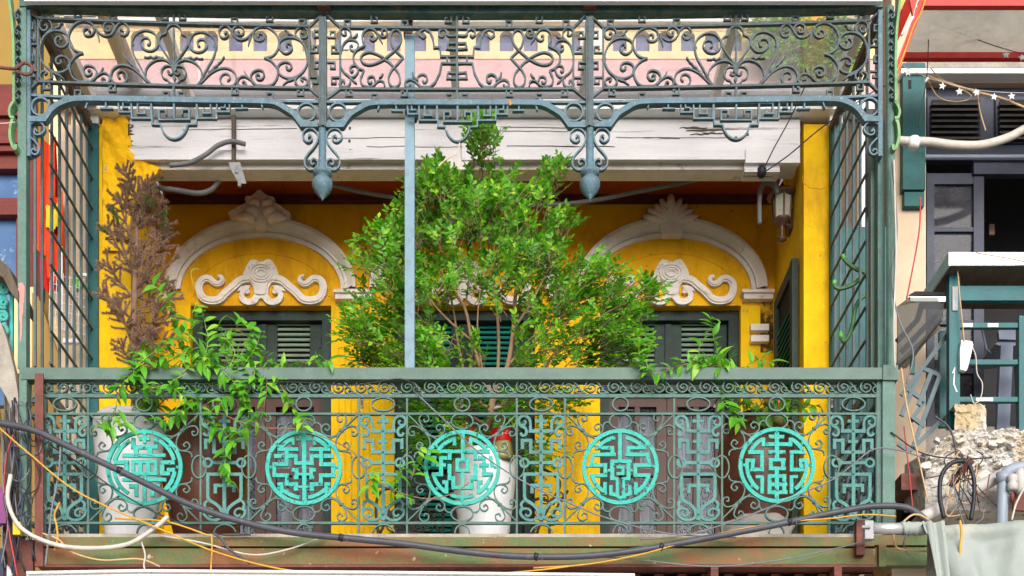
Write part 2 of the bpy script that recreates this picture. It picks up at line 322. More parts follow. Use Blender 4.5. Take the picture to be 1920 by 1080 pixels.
# side masses / pillars with chipped plaster edges
def wobble_prism(u0, u1, v0, v1, y, d, jag, seed, left_ragged=False, right_ragged=False):
    rnd = random.Random(seed); pts = []; n = 40
    for i in range(n+1):
        v = v0+(v1-v0)*i/n; pts.append((u1+(rnd.uniform(-jag, jag) if right_ragged else 0), v))
    for i in range(n, -1, -1):
        v = v0+(v1-v0)*i/n; pts.append((u0+(rnd.uniform(-jag, jag) if left_ragged else 0), v))
    return pts
zt = 7.10
hp(MB().box((-2.62,8.0,0),(XL,9.6,zt-.06)), 'pillar', M['yellow'], 'left yellow pillar with chipped top')
hp(MB().box((XR,8.0,0),(2.255,9.6,zt-.06)), 'pillar', M['yellow'])
# ragged plaster at the left pillar head, bulging over the beam end
edge = [(216,236),(236,243),(262,245),(285,248),(302,262),(308,288),(312,300),(326,295),(336,277),(352,268),(372,250),(400,245),(470,243)]
from mathutils import noise as mn
rnd = random.Random(3); rows = []
for j in range(90):
    v = 216+(470-216)*j/89
    for (va_,ua_),(vb_,ub_) in zip(edge,edge[1:]):
        if va_ <= v <= vb_: ur = ua_+(ub_-ua_)*(v-va_)/(vb_-va_)
    ur += 3.5*mn.noise(Vector((v*.22,3,1)))+2*mn.noise(Vector((v*.7,7,1))) if v < 395 else 0
    row = []
    for i in range(26):
        t = i/25; u_ = 190+(ur-190)*t; fade = min(1,max(0,(470-v)/150)); 
        h = .026*fade*(mn.noise(Vector((u_*.05,v*.035,0)))+.5*mn.noise(Vector((u_*.11,v*.08,5)))+.10*mn.noise(Vector((u_*.4,v*.35,8))))
        row.append(P(u_,v,7.975)-Vector((0,h*(1 if i > 0 else 0)-(.02 if i in (0,) else 0),0)))
    row.append(P(ur,v,7.975)+Vector((0,.06,0))); rows.append(row)
hp(MB().strip(rows), 'loose_plaster', M['chipped'], 'cracked and chipped yellow plaster')
# patch outline on right pillar (filled hole)
arc = [P(1532+29*math.cos(a), 330+24*math.sin(a), 7.998) for a in [R(x) for x in range(-60,330,15)]]
hp(MB().ribbon([p+Vector((rnd.uniform(-.006,.006),0,rnd.uniform(-.006,.006))) for p in arc[2:17]], .0028, .003), 'patch_ridge', M['ochre'])
# ---------------- door wall with three openings
ARCH = [490.0, 872.0, 1258.0]
zb = P(0,573,YW).z                       # lintel of the openings
def X(u, y): return (u-U0)*y/F
jam = [(X(c-133,YW), X(c+131,YW)) for c in ARCH]
xs = [XL]+[q for j in jam for q in j]+[XR]
for i in range(0, len(xs), 2):           # piers between the openings
    hp(MB().box((xs[i],YW,3.6),(xs[i+1],YW+.35,zb)), 'pier', M['yellow'])
hp(MB().box((XL,YW,zb),(XR,YW+.35,7.15)), 'upper_wall', M['ochre'])
# fluted pilaster strips on the piers
for c0, c1 in ((625,694),(1060,1112)):
    for k in range(6):
        u = c0+6+k*(c1-c0-12)/5
        hp(MB().pbox(u-4.2, 575, u+4.2, 1150, YW-.014, .013), 'flute', M['yellow'])
def ell(c, a, b, v0, t): return (c+a*math.cos(t), v0-b*math.sin(t))
for k, c in enumerate(ARCH):
    # moulded archivolt: swept profile
    prof = [(150,98,0),(150,98,.026),(155,103.5,.030),(155.5,104,.018),(158,106.5,.018),(158.5,107,.040),(162,111,.036),(167,117,.052),(172,123,.068),(172.5,124,.052),(178,130.5,.056),(178.5,131,0)]
    mb = MB(); rows = []
    for i in range(65):
        t = math.pi*i/64; rows.append([P(*ell(c,a,b,545,t), YW)-Vector((0,d,0)) for a,b,d in prof])
    mb.strip(rows); ar = hp(mb, 'arch_moulding', M['stucco'])
    # recessed inner line
    rr = [P(*ell(c,128,82,556,math.pi*i/30), YW-.002) for i in range(31)]
    hp(MB().ribbon(rr, .012, .008), 'tympanum_line', M['ochre'], parent=ar)
    def relief(poly, d, name, parent, y=YW, nn=4):
        pts = cr([P(u,v,y-.001) for u,v in poly], nn, True); m2 = MB()
        cx = sum(p.x for p in pts)/len(pts); cz = sum(p.z for p in pts)/len(pts)
        m2.prism(pts, (0,-d*.7,0))
        k0 = len(m2.v); inn = [Vector((p.x+(cx-p.x)*.04, y-d, p.z+(cz-p.z)*.04)) for p in pts]
        return m2.build(name, M['stucco'], parent)
    # ornament in the tympanum (traced about the arch axis)
    def Q(x, yy): return (c+(x-858)/4.908*1.0+0, 360+yy/4.908)
    orn = MB()
    for sgn in (1,-1):
        def q(x,yy): return P(c+sgn*(x-858)/4.908, 360+yy/4.908, YW-.018)
        sc1 = cr([q(*p) for p in ((960,800),(1040,815),(1110,870),(1180,930),(1240,990),(1310,1005),(1385,985),(1425,920),(1425,850),(1385,805),(1330,805),(1290,840),(1250,850),(1215,825),(1225,790),(1255,785))],5)
        wl = [.055-.030*i/(len(sc1)-1)+(.012*math.sin(math.pi*i/len(sc1))) for i in range(len(sc1))]
        orn_s = MB().ribbon(sc1, wl, .020).ribbon([p-Vector((0,.006,0)) for p in sc1], [x*.55 for x in wl], .030); orn_s.build('scroll_relief', M['stucco'], ar)
        sc2 = cr([q(*p) for p in ((890,960),(930,1010),(990,1015),(1035,980),(1030,930),(990,910),(975,940))],5)
        MB().ribbon(sc2, [.05-.022*i/(len(sc2)-1) for i in range(len(sc2))], .024).build('scroll_relief', M['stucco'], ar)
        MB().prism([q(960,860), q(1000,855), q(1050,870), q(1085,915), q(1030,900), q(975,890)], (0,.018,0)).build('leaf_relief', M['stucco'], ar)
    body = [(858,668),(900,645),(945,640),(985,690),(1010,740),(1020,790),(985,830),(940,870),(925,930),(910,985),(858,995),(806,985),(795,930),(780,870),(735,830),(700,790),(708,740),(733,690),(772,640),(818,645)]
    pts = cr([P(c+(x-858)/4.908, 360+yy/4.908, YW-.001) for x,yy in body], 3, True)
    m2 = MB(); m2.prism(pts, (0,-.026,0)); cpt = sum(pts,Vector())/len(pts); m2.prism([Vector((cpt.x+(p.x-cpt.x)*.86, p.y-.026, cpt.z+(p.z-cpt.z)*.86)) for p in pts], (0,-.014,0)); hp(m2, 'shell_relief', M['stucco'], parent=ar)
    for a_ in range(-60,61,20): hp(MB().tube([P(c+10*math.sin(R(a_)),520-10*math.cos(R(a_)),YW-.038),P(c+27*math.sin(R(a_)),514-23*math.cos(R(a_)),YW-.036)],[.006,.011],6), 'shell_rib', M['stucco'], parent=ar, smooth=True)
    for rr_ in (.085,.06,.035):
        ring = [P(c, 512, YW-.041)+Vector((rr_*math.cos(t)*.95,0,rr_*.75*math.sin(t))) for t in [6.283*i/20 for i in range(20)]]
        MB().ribbon(ring, .012, .02, closed=True).build('shell_ring', M['stucco'], ar)
    # crest on top of the arch
    if k == 0:
        crest = [(852,15),(895,65),(935,90),(985,98),(1000,125),(985,150),(1030,165),(1075,205),(1140,245),(1120,280),(1000,300),(950,330),(858,320),(766,330),(716,300),(596,285),(568,240),(660,190),(735,150),(722,115),(735,92),(780,90),(815,65)]
        pts = [P(c+(x-858)/4.908, 360+yy/4.908, YW-.03) for x,yy in crest]
        hp(MB().prism(pts, (0,-.07,0)), 'crest', M['stucco'], parent=ar, label='plume shaped stucco crest')
        for sg in (-1,1):
            for (a1,a2,w1) in (((20,110),(110,120),.06),((30,190),(150,190),.07),((60,240),(230,245),.07)):
                pa = cr([P(c+sg*a1[0]/4.908, 360+a1[1]/4.908+3, YW-.10), P(c+sg*(a1[0]+a2[0])/2/4.908, 360+(a1[1]+a2[1])/2/4.908-3, YW-.115), P(c+sg*a2[0]/4.908, 360+a2[1]/4.908, YW-.10)],4)
                hp(MB().tube(pa, [w1*.4,w1*.5,w1*.52,w1*.5,w1*.5,w1*.5,w1*.42,w1*.3,w1*.15], 8), 'acanthus_lobe', M['stucco'], parent=ar, smooth=True)
        ball = MB().lathe(P(c,416,YW-.05)-Vector((0,0,.07)), [(.02,0),(.05,.03),(.066,.07),(.05,.11),(.02,.135)], 14); hp(ball, 'acanthus_lobe', M['stucco'], parent=ar, smooth=True)
    else:
        cb = MB().prism([P(c+x,v,YW-.02) for x,v in ((-24,425),(-26,412),(26,412),(24,425),(18,449),(-18,449))], (0,-.06,0))
        hp(cb, 'keystone', M['stucco'], parent=ar)
        base = P(c, 416, YW-.05)
        for a, ln, wd_ in ((-74,50,8),(-56,46,9),(-38,44,9.5),(-20,48,10),(0,55,12),(20,48,10),(38,44,9.5),(56,46,9),(74,50,8)):
            pa = []; 
            for i in range(7):
                t = i/6; rr_ = ln*t; pa.append(P(c+1.0*rr_*math.sin(R(a))*1.08, 418-rr_*math.cos(R(a))*.95, YW-.045-.035*math.sin(math.pi*t)))
            rads = [wd_*(.35+.65*math.sin(math.pi*min(1,.15+i/6*.8)))*YW/F*.9 for i in range(7)]
            hp(MB().tube(pa, rads, 8), 'palmette_lobe', M['stucco'], parent=ar, smooth=True)
# imposts
for u0,u1 in ((628,700),(1030,1082),(1395,1450),(296,318)):
    im = hp(MB().pbox(u0,548,u1,560,YW-.055,.056), 'impost', M['stucco']); hp(MB().pbox(u0-3,541.5,u1+3,547.5,YW-.075,.076), 'impost_cap', M['stucco'], parent=im)
for v in (607,628):
    hp(MB().pbox(1408,v,1442,v+12,YW-.05,.051), 'bracket_moulding', M['stucco'])
# damp stain blocks on the right pier
hp(MB().pbox(1426,560,1450,660,YW-.006,.006), 'damp_patch', mat('black damp', (.10,.06,.012), (.03,.022,.012), 9, .9, stain=(.55,.30,.01), ssc=14, slo=.5, shi=.62, bump=.4))
# ---------------- doors
zd = P(0,700,YD).z
CURT = mat('grey curtain', (.22,.215,.25), (.17,.165,.195), 1.5, .9, bump=0)
for k, c in enumerate(ARCH):
    (x0,x1) = jam[k]
    d = MB()
    for a,b in ((x0,x0+.075),(x1-.075,x1)): d.box((a,YD-.08,3.9),(b,YD+.06,zb))
    d.box((x0+.075,YD-.08,zb-.07),(x1-.075,YD+.06,zb-.002))
    fr = hp(d, 'door_frame', M['doorgreen'])
    cx = (x0+x1)/2; zl0, zl1 = P(0,684,YD).z, P(0,602,YD).z
    zlow = 3.9 if k == 1 else zd-.14
    for sgn in (-1,1):
        xa, xb = (x0+.078, cx-.004) if sgn < 0 else (cx+.004, x1-.078)
        leaf = MB(); st = .095
        leaf.box((xa,YD-.03,zlow),(xa+st,YD+.01,zb-.075)); leaf.box((xb-st,YD-.03,zlow),(xb,YD+.01,zb-.075))
        leaf.box((xa+st,YD-.03,zl1),(xb-st,YD+.01,zb-.075)); leaf.box((xa+st,YD-.03,zlow),(xb-st,YD+.01,zl0) if k != 1 else (xb-st,YD+.01,zlow+.05))
        lf = hp(leaf, 'shutter_leaf', M['doorgreen'] if k != 1 else M['doorgreen'])
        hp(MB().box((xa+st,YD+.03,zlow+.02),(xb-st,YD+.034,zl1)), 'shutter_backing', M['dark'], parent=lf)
        if k != 1: zs = [zl0+.012+i*.0385 for i in range(int((zl1-zl0)/.0385))]
        else: zs = [3.99+i*.0385 for i in range(int((zl1-3.99)/.0385)) if not (1.02 < i*.0385 < 1.12)]
        proto = None
        for z in zs:
            cxx = (xa+xb)/2
            if proto is None:
                b2 = MB(); hw = (xb-xa)/2-st-.001
                b2.prism([(cxx-hw,YD-.028,z),(cxx-hw,YD-.021,z-.003),(cxx-hw,YD+.002,z+.024),(cxx-hw,YD-.005,z+.028)], (2*hw,0,0))
                proto = hp(b2, 'louvre_slat', M['slat'] if k != 1 else M['tealslat'], parent=lf); off = WP[proto].z-z
            else: link_copy(proto, lf, Vector((WP[proto].x, WP[proto].y, z+off)))
        if k == 1: hp(MB().box((xa+st,YD-.03,3.99+1.03),(xb-st,YD+.01,3.99+1.115)), 'mid_rail', M['doorgreen'], parent=lf)
    hp(MB().box((cx-.022,YD-.045,zlow),(cx+.022,YD-.031,zb-.08)), 'astragal', M['doorgreen'], parent=fr)
    hp(MB().box((x1-.11,YD-.035,zb-.25),(x1-.085,YD-.030,zb-.14)), 'hinge', M['doorgreen'], parent=fr)
    if k != 1:       # glazed brown doors below
        for sgn in (-1,1):
            xa, xb = (x0+.078, cx-.002) if sgn < 0 else (cx+.002, x1-.078)
            yb = YD+.03; zt_ = zlow-.004; leaf = MB(); st = .075
            side = (xa, xa+.13) if sgn < 0 else (xb-.13, xb)
            leaf.box((xa,yb,3.9),(xa+st,yb+.05,zt_)); leaf.box((xb-st,yb,3.9),(xb,yb+.05,zt_))
            zr = [3.9,4.35,4.42,4.86,4.92,zt_-.08,zt_]
            for a,b in ((3.9,4.2),(4.60,4.66),(5.12,5.17),(zt_-.09,zt_)): leaf.box((xa+st,yb,a),(xb-st,yb+.05,b))
            xm = (xa+xb)/2; leaf.box((xm-.02,yb+.004,4.2),(xm+.02,yb+.046,zt_-.09))
            lf = hp(leaf, 'glazed_door_leaf', M['brownwood'])
            for a,b in ((4.2,4.60),(4.66,5.12),(5.17,zt_-.09)):
                for p,q in ((xa+st,xm-.02),(xm+.02,xb-st)):
                    hp(MB().box((p,yb+.02,a),(q,yb+.026,b)), 'pane', M['pane'], parent=lf)
            # scrolled iron guard behind the glass
            for p,q in ((xa+st,xm-.02),(xm+.02,xb-st)):
                mx, hw = (p+q)/2, (q-p)/2
                for z0,fl in ((5.0,1),(4.75,-1)):
                    sp = [Vector((mx+(.055*(1-i/30))*math.cos(.5+fl*i*.33), yb+.05, z0+.06*(1-i/34)*math.sin(.5+fl*i*.33))) for i in range(28)]
                    hp(MB().tube(sp, .006, 5), 'guard_scroll', M['black'], parent=lf)
                cv = cr([(mx-hw,yb+.05,4.85),(mx-.03,yb+.05,4.93),(mx+hw,yb+.05,4.86)],5); hp(MB().tube(cv, .006, 5), 'guard_scroll', M['black'], parent=lf)
        rows_ = [[(x0+.08+(x1-x0-.16)*i/90, YD+.14+.018*math.sin(i*.75)+.008*math.sin(i*1.9), z_) for i in range(91)] for z_ in (3.9,4.6,zd)]
        hp(MB().strip(rows_), 'curtain', CURT, parent=fr, smooth=True)
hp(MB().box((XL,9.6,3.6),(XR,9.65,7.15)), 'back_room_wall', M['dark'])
# ---------------- ceiling, trim, beam
zc = 7.065
for i in range(5):
    xa = XL+(XR-XL)*i/5; xb = XL+(XR-XL)*(i+1)/5
    hp(MB().box((xa+.003,8.02,zc),(xb-.003,YW+.1,zc+.05)), 'ceiling_panel', M['ceiling'])
hp(MB().box((XL+.001,YW-.05,zc-.045),(XR-.001,YW-.001,zc-.001)), 'ceiling_trim', M['trim'])
def board(u0,u1,v0,v1,y,d,name,label=None): return hp(MB().pbox(u0,v0,u1,v1,y,d), name, M['whitewood'], label)
beam = board(243,1500,224,300,7.985,.20,'beam','long white beam with peeling paint')
hp(MB().pbox(252,281,1422,299,7.955,.028), 'beam_board', M['whitewood'], parent=beam)
hp(MB().pbox(262,300,1420,318,8.02,.12), 'beam_board', M['stucco'], parent=beam)
hp(MB().pbox(1398,280,1500,305,7.94,.04), 'beam_board', M['whitewood'], parent=beam)
hp(MB().pbox(1396,306,1462,322,7.97,.1), 'beam_board', M['whitewood'], parent=beam)
hp(MB().pbox(838,296,880,318,7.94,.05), 'beam_board', M['stucco'], parent=beam)
cks = [(1300,240,26,2.6),(1316,245,30,3.2),(1338,250,22,2.4),(1312,252,18,2),(1345,244,16,2)]+[(rnd.uniform(300,1400),rnd.uniform(232,278),rnd.uniform(40,110),rnd.uniform(.10,.2)) for _ in range(9)]
for (u,v,l,t) in cks:
    sl_ = rnd.uniform(-.02,.03); pts = [P(u-l+2*l*i/8, v+rnd.uniform(-.9,.9)+(i/8-.5)*2*l*sl_, 7.983) for i in range(9)]
    hp(MB().ribbon(pts, [t*.0035*(.15+math.sin(math.pi*i/8)*rnd.uniform(.3,1.3)) for i in range(9)], .006), 'crack', M['oldwood' if t > 1 else 'crackgrey'], parent=beam)
# dark rotten end of the beam
for k_ in range(9):
    v = 226+rnd.uniform(0,50); l_ = rnd.uniform(2,9); hp(MB().prism([P(240,v-1,7.98),P(243+l_,v,7.98),P(240,v+rnd.uniform(1,5),7.98)], (0,.01,0)), 'splinter', M['oldwood'], parent=beam)
for (u,v) in ((656,240),(655,264),(657,282),(1402,252),(1380,258),(248,236)):
    hp(MB().pbox(u-2,v-2.5,u+2,v+2.5,7.981,.006), 'nail_hole', M['oldwood'], parent=beam)
hp(MB().pbox(434,215,441,305,7.93,.03), 'hanger_bracket', M['oldwood'], 'rusty steel beam hanger'); 
hb = hp(MB().prism([P(u,v,7.90) for u,v in ((428,304),(450,304),(462,344),(448,344),(434,320))],(0,.006,0)), 'hanger_plate', M['steel'])
for v in (318,343): hp(MB().lathe(P(444 if v<330 else 449,v+7,7.90), [(.012,0),(.012,.025),(.007,.026),(.007,.05)], 8), 'bolt', M['steel'], parent=hb)
hp(MB().pbox(866,245,884,300,7.93,.03), 'hanger_bracket', M['whitewood'])
# upper floor parapet seen through the canopy
YU = 8.12
hp(MB().pbox(150,186,1640,204,7.90,.3), 'ledge', M['white'])
up = hp(MB().pbox(120,110,1640,188,YU,.2), 'pink_band', M['pink'])
for u in (372,1470): hp(MB().pbox(u,110,u+2,186,YU-.004,.004), 'joint', M['stucco'], parent=up)
pz0, pz1 = 112, 18
ups = MB()
cols = []; u = 190.0
wins = [258,304,350,396,442,488,534,580,640,690,738,786,834,905,950,995,1040,1085,1162,1205,1247,1290,1335,1378]
ww = 13.0
g = hp(MB().pbox(120,96,1640,110,YU-.008,.2), 'parapet_sill', M['cream'])
edges = [120]+[x for c_ in wins for x in (c_-ww, c_+ww)]+[1640]
for i in range(0,len(edges),2):
    if edges[i+1]-edges[i] > 1: hp(MB().pbox(edges[i],58,edges[i+1],96,YU,.2), 'parapet_pier', M['cream'])
for c_ in wins:                              # arched heads
    pts = [P(c_-ww,58,YU)]+[P(c_+ww*math.cos(t),68-14*math.sin(t)-0*t,YU) for t in [math.pi-math.pi*i/10 for i in range(11)]]
    head = [P(c_-ww,68,YU)]+[P(c_+ww*math.cos(math.pi-math.pi*i/10),70-12*math.sin(math.pi*i/10),YU) for i in range(1,10)]+[P(c_+ww,68,YU),P(c_+ww,52,YU),P(c_-ww,52,YU)]
    hp(MB().prism(head,(0,.2,0)), 'arch_head', M['cream'])
    hp(MB().pbox(c_-ww,50,c_+ww,97,YU+.035,.02), 'shutter_panel', M['niche'])
hp(MB().pbox(120,40,1640,57.9,YU-.004,.22), 'parapet_band', M['cream'])
hp(MB().pbox(120,33,1640,40,YU-.05,.28), 'parapet_cap', M['white'])
hp(MB().pbox(120,-60,1640,33,YU+.02,.2), 'upper_band', mat('pale pink wash', (.62,.47,.42), (.55,.42,.38), 4, .85, bump=.1))
hp(MB().pbox(1496,-60,1556,104,YU-.10,.09), 'upper_column', M['ochre'])
hp(MB().pbox(1470,122,1640,188,YU-.03,.028), 'pink_plinth', M['pink'])
for u in (660,1110): 
    hp(MB().pbox(u-22,44,u+22,92,YU-.006,.006), 'blank_panel', M['stucco'])
hp(MB().pbox(100,30,180,190,YU+.02,.2), 'side_pier', M['cream'])
# ================================================================== BALCONY FLOOR
YF = 7.0
slab = T('balcony_floor', 'balcony floor on a rusty olive green steel beam', 'balcony floor', (0, 7.4, FL-.2))
def sp(mb, name, m, label=None, smooth=False, parent=slab): return mb.build(name, m, parent, smooth, label)
sp(MB().box((X(50,7),YF-.02,FL-.03),(X(1652,7),YF+.10,FL+.006)), 'slab_edge', M['concrete'])
sp(MB().box((X(50,7),YF+.10,FL-.10),(X(1652,7),8.85,FL-.005)), 'slab', M['concrete'])
fb = sp(MB().pbox(78,1007,1640,1024,YF-.035,.14), 'front_beam', M['green_beam'], 'rust streaked olive green channel beam')
sp(MB().pbox(78,1028,1640,1058,YF-.02,.06), 'beam_web', M['green_beam'], parent=fb); sp(MB().pbox(70,1058.5,1645,1063,YF-.04,.14), 'beam_flange', M['rust'], parent=fb)
for u in (640,880,1100,1330): sp(MB().pbox(u,1025,u+90,1027.5,YF-.015,.05), 'gap_shade', M['dark'], parent=fb)  # near-black strips colour in the shade of the gap between flange and web
sp(MB().pbox(1640,1003,1738,1022,YF-.03,.14), 'beam_end', M['green_beam'], parent=fb); sp(MB().pbox(1640,1026,1738,1060,YF-.012,.06), 'beam_end', M['green_beam'], parent=fb)
sp(MB().pbox(1648,1022,1662,1062,YF-.045,.03), 'stiffener', M['green_beam'], parent=fb)
# corrugated sheet under the balcony
rows = [[],[]]; n = 220
for i in range(n+1):
    x = X(60,7)+(X(1680,7)-X(60,7))*i/n; z = P(0,1066,7).z-.03+.018*(1 if (i//3) % 2 else -1)
    rows[0].append((x,YF+.06,z)); rows[1].append((x,8.4,z-.02))
sp(MB().strip(rows), 'corrugated_sheet', M['corr'])
for u in (1330,1560): sp(MB().box((X(u,7),6.95,P(0,1085,7).z),(X(u+14,7),8.3,P(0,1066,7).z)), 'joist', M['rust'])
# ================================================================== RAILING
rail = T('balcony_railing', 'green wrought iron balcony railing with five turquoise medallions', 'railing', (X(860,7), YF, FL))
def rp(mb, name, m=M['iron_green'], parent=rail, label=None, smooth=False): return mb.build(name, m, parent, smooth, label)
k7 = YF/F                                     # metres per traced pixel in the railing plane
def PX(pts, y=YF): return [P(u,v,y) for u,v in pts]
rp(MB().pbox(40,689,1674,711,YF-.035,.07), 'handrail', M['handrail'])
rp(MB().pbox(60,738.5,1664,745,YF-.008,.018), 'upper_rail', M['iron_green']); rp(MB().pbox(60,773.5,1664,777.5,YF-.009,.018), 'mid_rail'); rp(MB().pbox(60,978,1664,982.5,YF-.009,.018), 'bottom_rail')
BAR = [84,165,376,466,673,763,969,1059,1264,1354,1555,1644]
for i,u in enumerate(BAR): rp(MB().pbox(u-1.8,746.5,u+1.8,1004,YF-.006,.012), 'baluster')
for u in (250,455,678,866,1060,1340,1560): rp(MB().pbox(u-2,746.3,u+2,764,YF+.06,.012), 'flat_stub', M['steel'])
from mathutils import noise as mn
def jit(pp, w_, amt=.2): return [w_*(1+amt*mn.noise(p*55)) for p in pp]
def densify(pp, step=.009, amp=.0007):
    out = [pp[0]]
    for a_,b_ in zip(pp,pp[1:]):
        n_ = max(1,int((b_-a_).length/step))
        for i in range(1,n_+1):
            p = a_.lerp(b_,i/n_)
            if i < n_: p = p+Vector((mn.noise(p*140)*amp*1.5,0,mn.noise(p*140+Vector((5,5,5)))*amp*1.5))
            out.append(p)
    return out
def scroll(pts, w_, d=.014, n=5, y=YF):
    pp = cr(PX(pts,y),n); return MB().ribbon(pp, jit(pp,w_*k7), d)
# running-dog scrolls under the handrail
su = [(45,24.5),(36,20),(28,9),(20,2.5),(12,1),(4,5),(1,13),(4,20),(11,23),(18,20),(20.5,14),(17,9),(11,8),(8,12),(10,16),(14,14)]
ss = [(44,24.6),(36,25.3),(29,25),(24,21),(25,15.5),(30,13),(34.5,16),(33.5,20.5),(30,20)]
u = 64.0; p1 = p2 = None
while u < 1640:
    if p1 is None:
        p1 = rp(scroll([(u+a, 713+b) for a,b in su], 2.3), 'wave_scroll'); p2 = rp(scroll([(u+a,713+b) for a,b in ss], 2.1), 'small_scroll'); u00 = u
    else:
        dx = Vector(((u-u00)*k7,0,0)); a = link_copy(p1, rail, WP[p1]+dx); link_copy(p2, rail, WP[p2]+dx)
    u += 43.0
def ellipse(cu,cv,ru,rv,w_=2.6,d=.014,n=24,y=YF): return MB().ribbon([P(cu+ru*math.cos(6.2832*i/n),cv+rv*math.sin(6.2832*i/n),y) for i in range(n)], w_*k7, d, closed=True)
def arc_(cu,cv,ru,rv,a0,a1,w_=2.6,d=.014,n=14,y=YF): return MB().ribbon([P(cu+ru*math.cos(R(a0+(a1-a0)*i/n)),cv-rv*math.sin(R(a0+(a1-a0)*i/n)),y) for i in range(n+1)], w_*k7, d)
# ---- flat cut-out panels between the bars (traced)
MOT = [122,421,718.5,1014.5,1309,1599.5]
def motif(cu):
    def q(x,yy): return P(cu+(x-315)/4.0, 740+yy/4.0, YF)
    k = k7/4.0; d = .008
    root = rp(MB().ribbon([q(315,150),q(315,945)], 27*k, .012), 'cutout_panel', M['motif'])
    def add(pts, w_, smooth_=False, closed=False):
        pp = [q(*p) for p in pts]
        if smooth_: pp = cr(pp, 4)
        pp = densify(pp) if not closed else pp; rp(MB().ribbon(pp, jit(pp,w_*k,.14), d, closed=closed), 'panel_stroke', M['motif'], root)
    add([(272,200),(357,200)],24); add([(275,353),(352,353)],22); add([(222,275),(408,275)],26); add([(225,512),(405,512)],24)
    add([(178,598),(452,598)],24)
    add([(175,410),(175,345),(237,345),(237,433),(393,433),(393,345),(455,345),(455,410)],25)
    add([(247,742),(247,682),(385,682),(385,732)],25)
    for s_ in (1,-1):
        m_ = lambda L: [(315+s_*(x-315), y_) for x,y_ in L]
        add(m_([(235,285),(235,215),(224,180),(192,160),(158,172),(146,205),(163,235),(194,252),(206,278),(196,304),(174,306),(160,288)]),20,True)
        add(m_([(160,230),(188,226),(200,206),(184,196)]),14,True)
        add(m_([(190,586),(190,765)]),24)
        add(m_([(190,755),(200,790),(250,822),(290,865),(303,935)]),24,True)
        add(m_([(305,905),(265,938),(208,938),(168,905),(160,872),(172,850),(166,822),(186,796)]),19,True)
        add(m_([(163,872),(195,855),(230,866),(238,895),(214,913),(196,898)]),16,True)
        add([(315+s_*(190-315)+38*math.cos(6.2832*i/20)*.8, 512+38*math.sin(6.2832*i/20)*.8) for i in range(20)],18,closed=True)
    for v in (275,433,512,598,900): rp(MB().lathe(q(315,v)+Vector((0,-.012,-.006)), [(.004,0),(.007,.006),(.004,.012)], 6), 'rivet', M['motif'], root)
    return root
for cu in MOT:
    motif(cu)
    rp(ellipse(cu,758.5,21.5,12.6), 'oval_ring'); rp(arc_(cu+1,1002,21,18,10,170,2.6), 'foot_arc')
# ---- medallions
MED = [(270.8,877),(569.8,877),(866.5,877.5),(1163,876),(1456,873)]
ORI = [(190,795,548,552),(490,795,537,552),(787,795,537,555),(1083,795,540,548),(1375,795,548,528)]
A = lambda r,a0,a1,c: [(c[0]+r*math.cos(R(a0+(a1-a0)*i/8)), c[1]-r*math.sin(R(a0+(a1-a0)*i/8))) for i in range(9)]
def mir(L, cx): return L+[([(2*cx-x,y_) for x,y_ in p], w_) for p,w_ in L]
G = [[],[],[],[],[]]
G[0] = [([(548,110),(548,250)],42),([(480,187),(615,187)],48),([(378,295),(716,295)],48),([(440,300),(440,400)],62),([(615,300),(615,400)],62),([(270,400),(815,400)],45),
 ([(380,482),(714,482)],46),([(402,482),(402,640)],48),([(495,482),(495,640)],52),([(595,482),(595,640)],50),([(690,482),(690,640)],46),([(380,634),(714,634)],44),
 ([(548,660),(548,1000)],48),([(270,707),(822,707)],46)]+mir([([(690,180),(690,300)],50),(A(385,62,12,(548,552)),48),([(930,490),(772,490),(772,630),(872,630)],50),([(832,585),(935,585)],48),(A(385,-8,-58,(548,552)),48),([(652,922),(652,790),(742,790)],50)],548)
G[1] = [([(540,110),(547,1000)],54)]+mir([([(460,190),(530,190)],52),([(462,165),(462,215)],30),(A(385,108,140,(537,552)),50),([(410,185),(400,272)],40),([(205,325),(470,325)],46),([(322,300),(322,540)],46),([(340,410),(440,410),(440,500),(522,500)],46),([(165,410),(290,410)],52),
 ([(345,515),(167,515),(167,655),(325,655),(325,785)],48),([(205,765),(258,765),(258,885)],46),(A(385,227,262,(537,552)),48),([(355,768),(440,768),(440,850)],50),([(385,585),(448,585),(448,682),(412,682)],46),([(470,640),(530,640)],30),([(470,800),(530,800)],30)],540)
G[2] = [([(545,110),(545,470)],48),([(196,350),(888,350)],44),([(455,460),(640,460)],46),([(455,592),(636,592)],40),([(405,808),(672,808)],44),([(540,600),(540,800)],40),(A(385,247,292,(540,545)),44),([(540,850),(540,1000)],38)]+mir([
 (A(375,103,145,(540,555)),46),([(440,185),(440,278)],46),([(380,365),(380,458)],48),([(190,410),(165,545)],48),([(270,415),(270,640)],50),([(250,435),(350,435)],44),([(205,525),(332,525)],44),([(152,640),(297,640)],46),(A(375,195,238,(540,555)),46),([(340,885),(340,742),(285,742)],46),
 ([(378,510),(378,690),(425,690),(425,815)],50),([(475,445),(475,605)],46)],542)
G[3] = [([(535,110),(535,490)],50),([(412,478),(680,478)],48),([(492,552),(572,552),(572,632),(492,632)],38),([(500,930),(610,935)],36)]+mir([(A(378,100,138,(540,548)),46),([(220,305),(462,305)],44),([(438,285),(438,412)],48),([(480,390),(200,390),(167,525),(350,525),(350,675)],46),([(352,652),(160,652)],44),(A(375,195,238,(540,548)),48),([(345,900),(345,740)],46),
 ([(437,456),(437,718)],50),([(412,695),(482,695)],46),([(500,680),(500,930)],36),([(420,780),(420,888),(500,908)],44),([(382,592),(420,592)],28)],540)
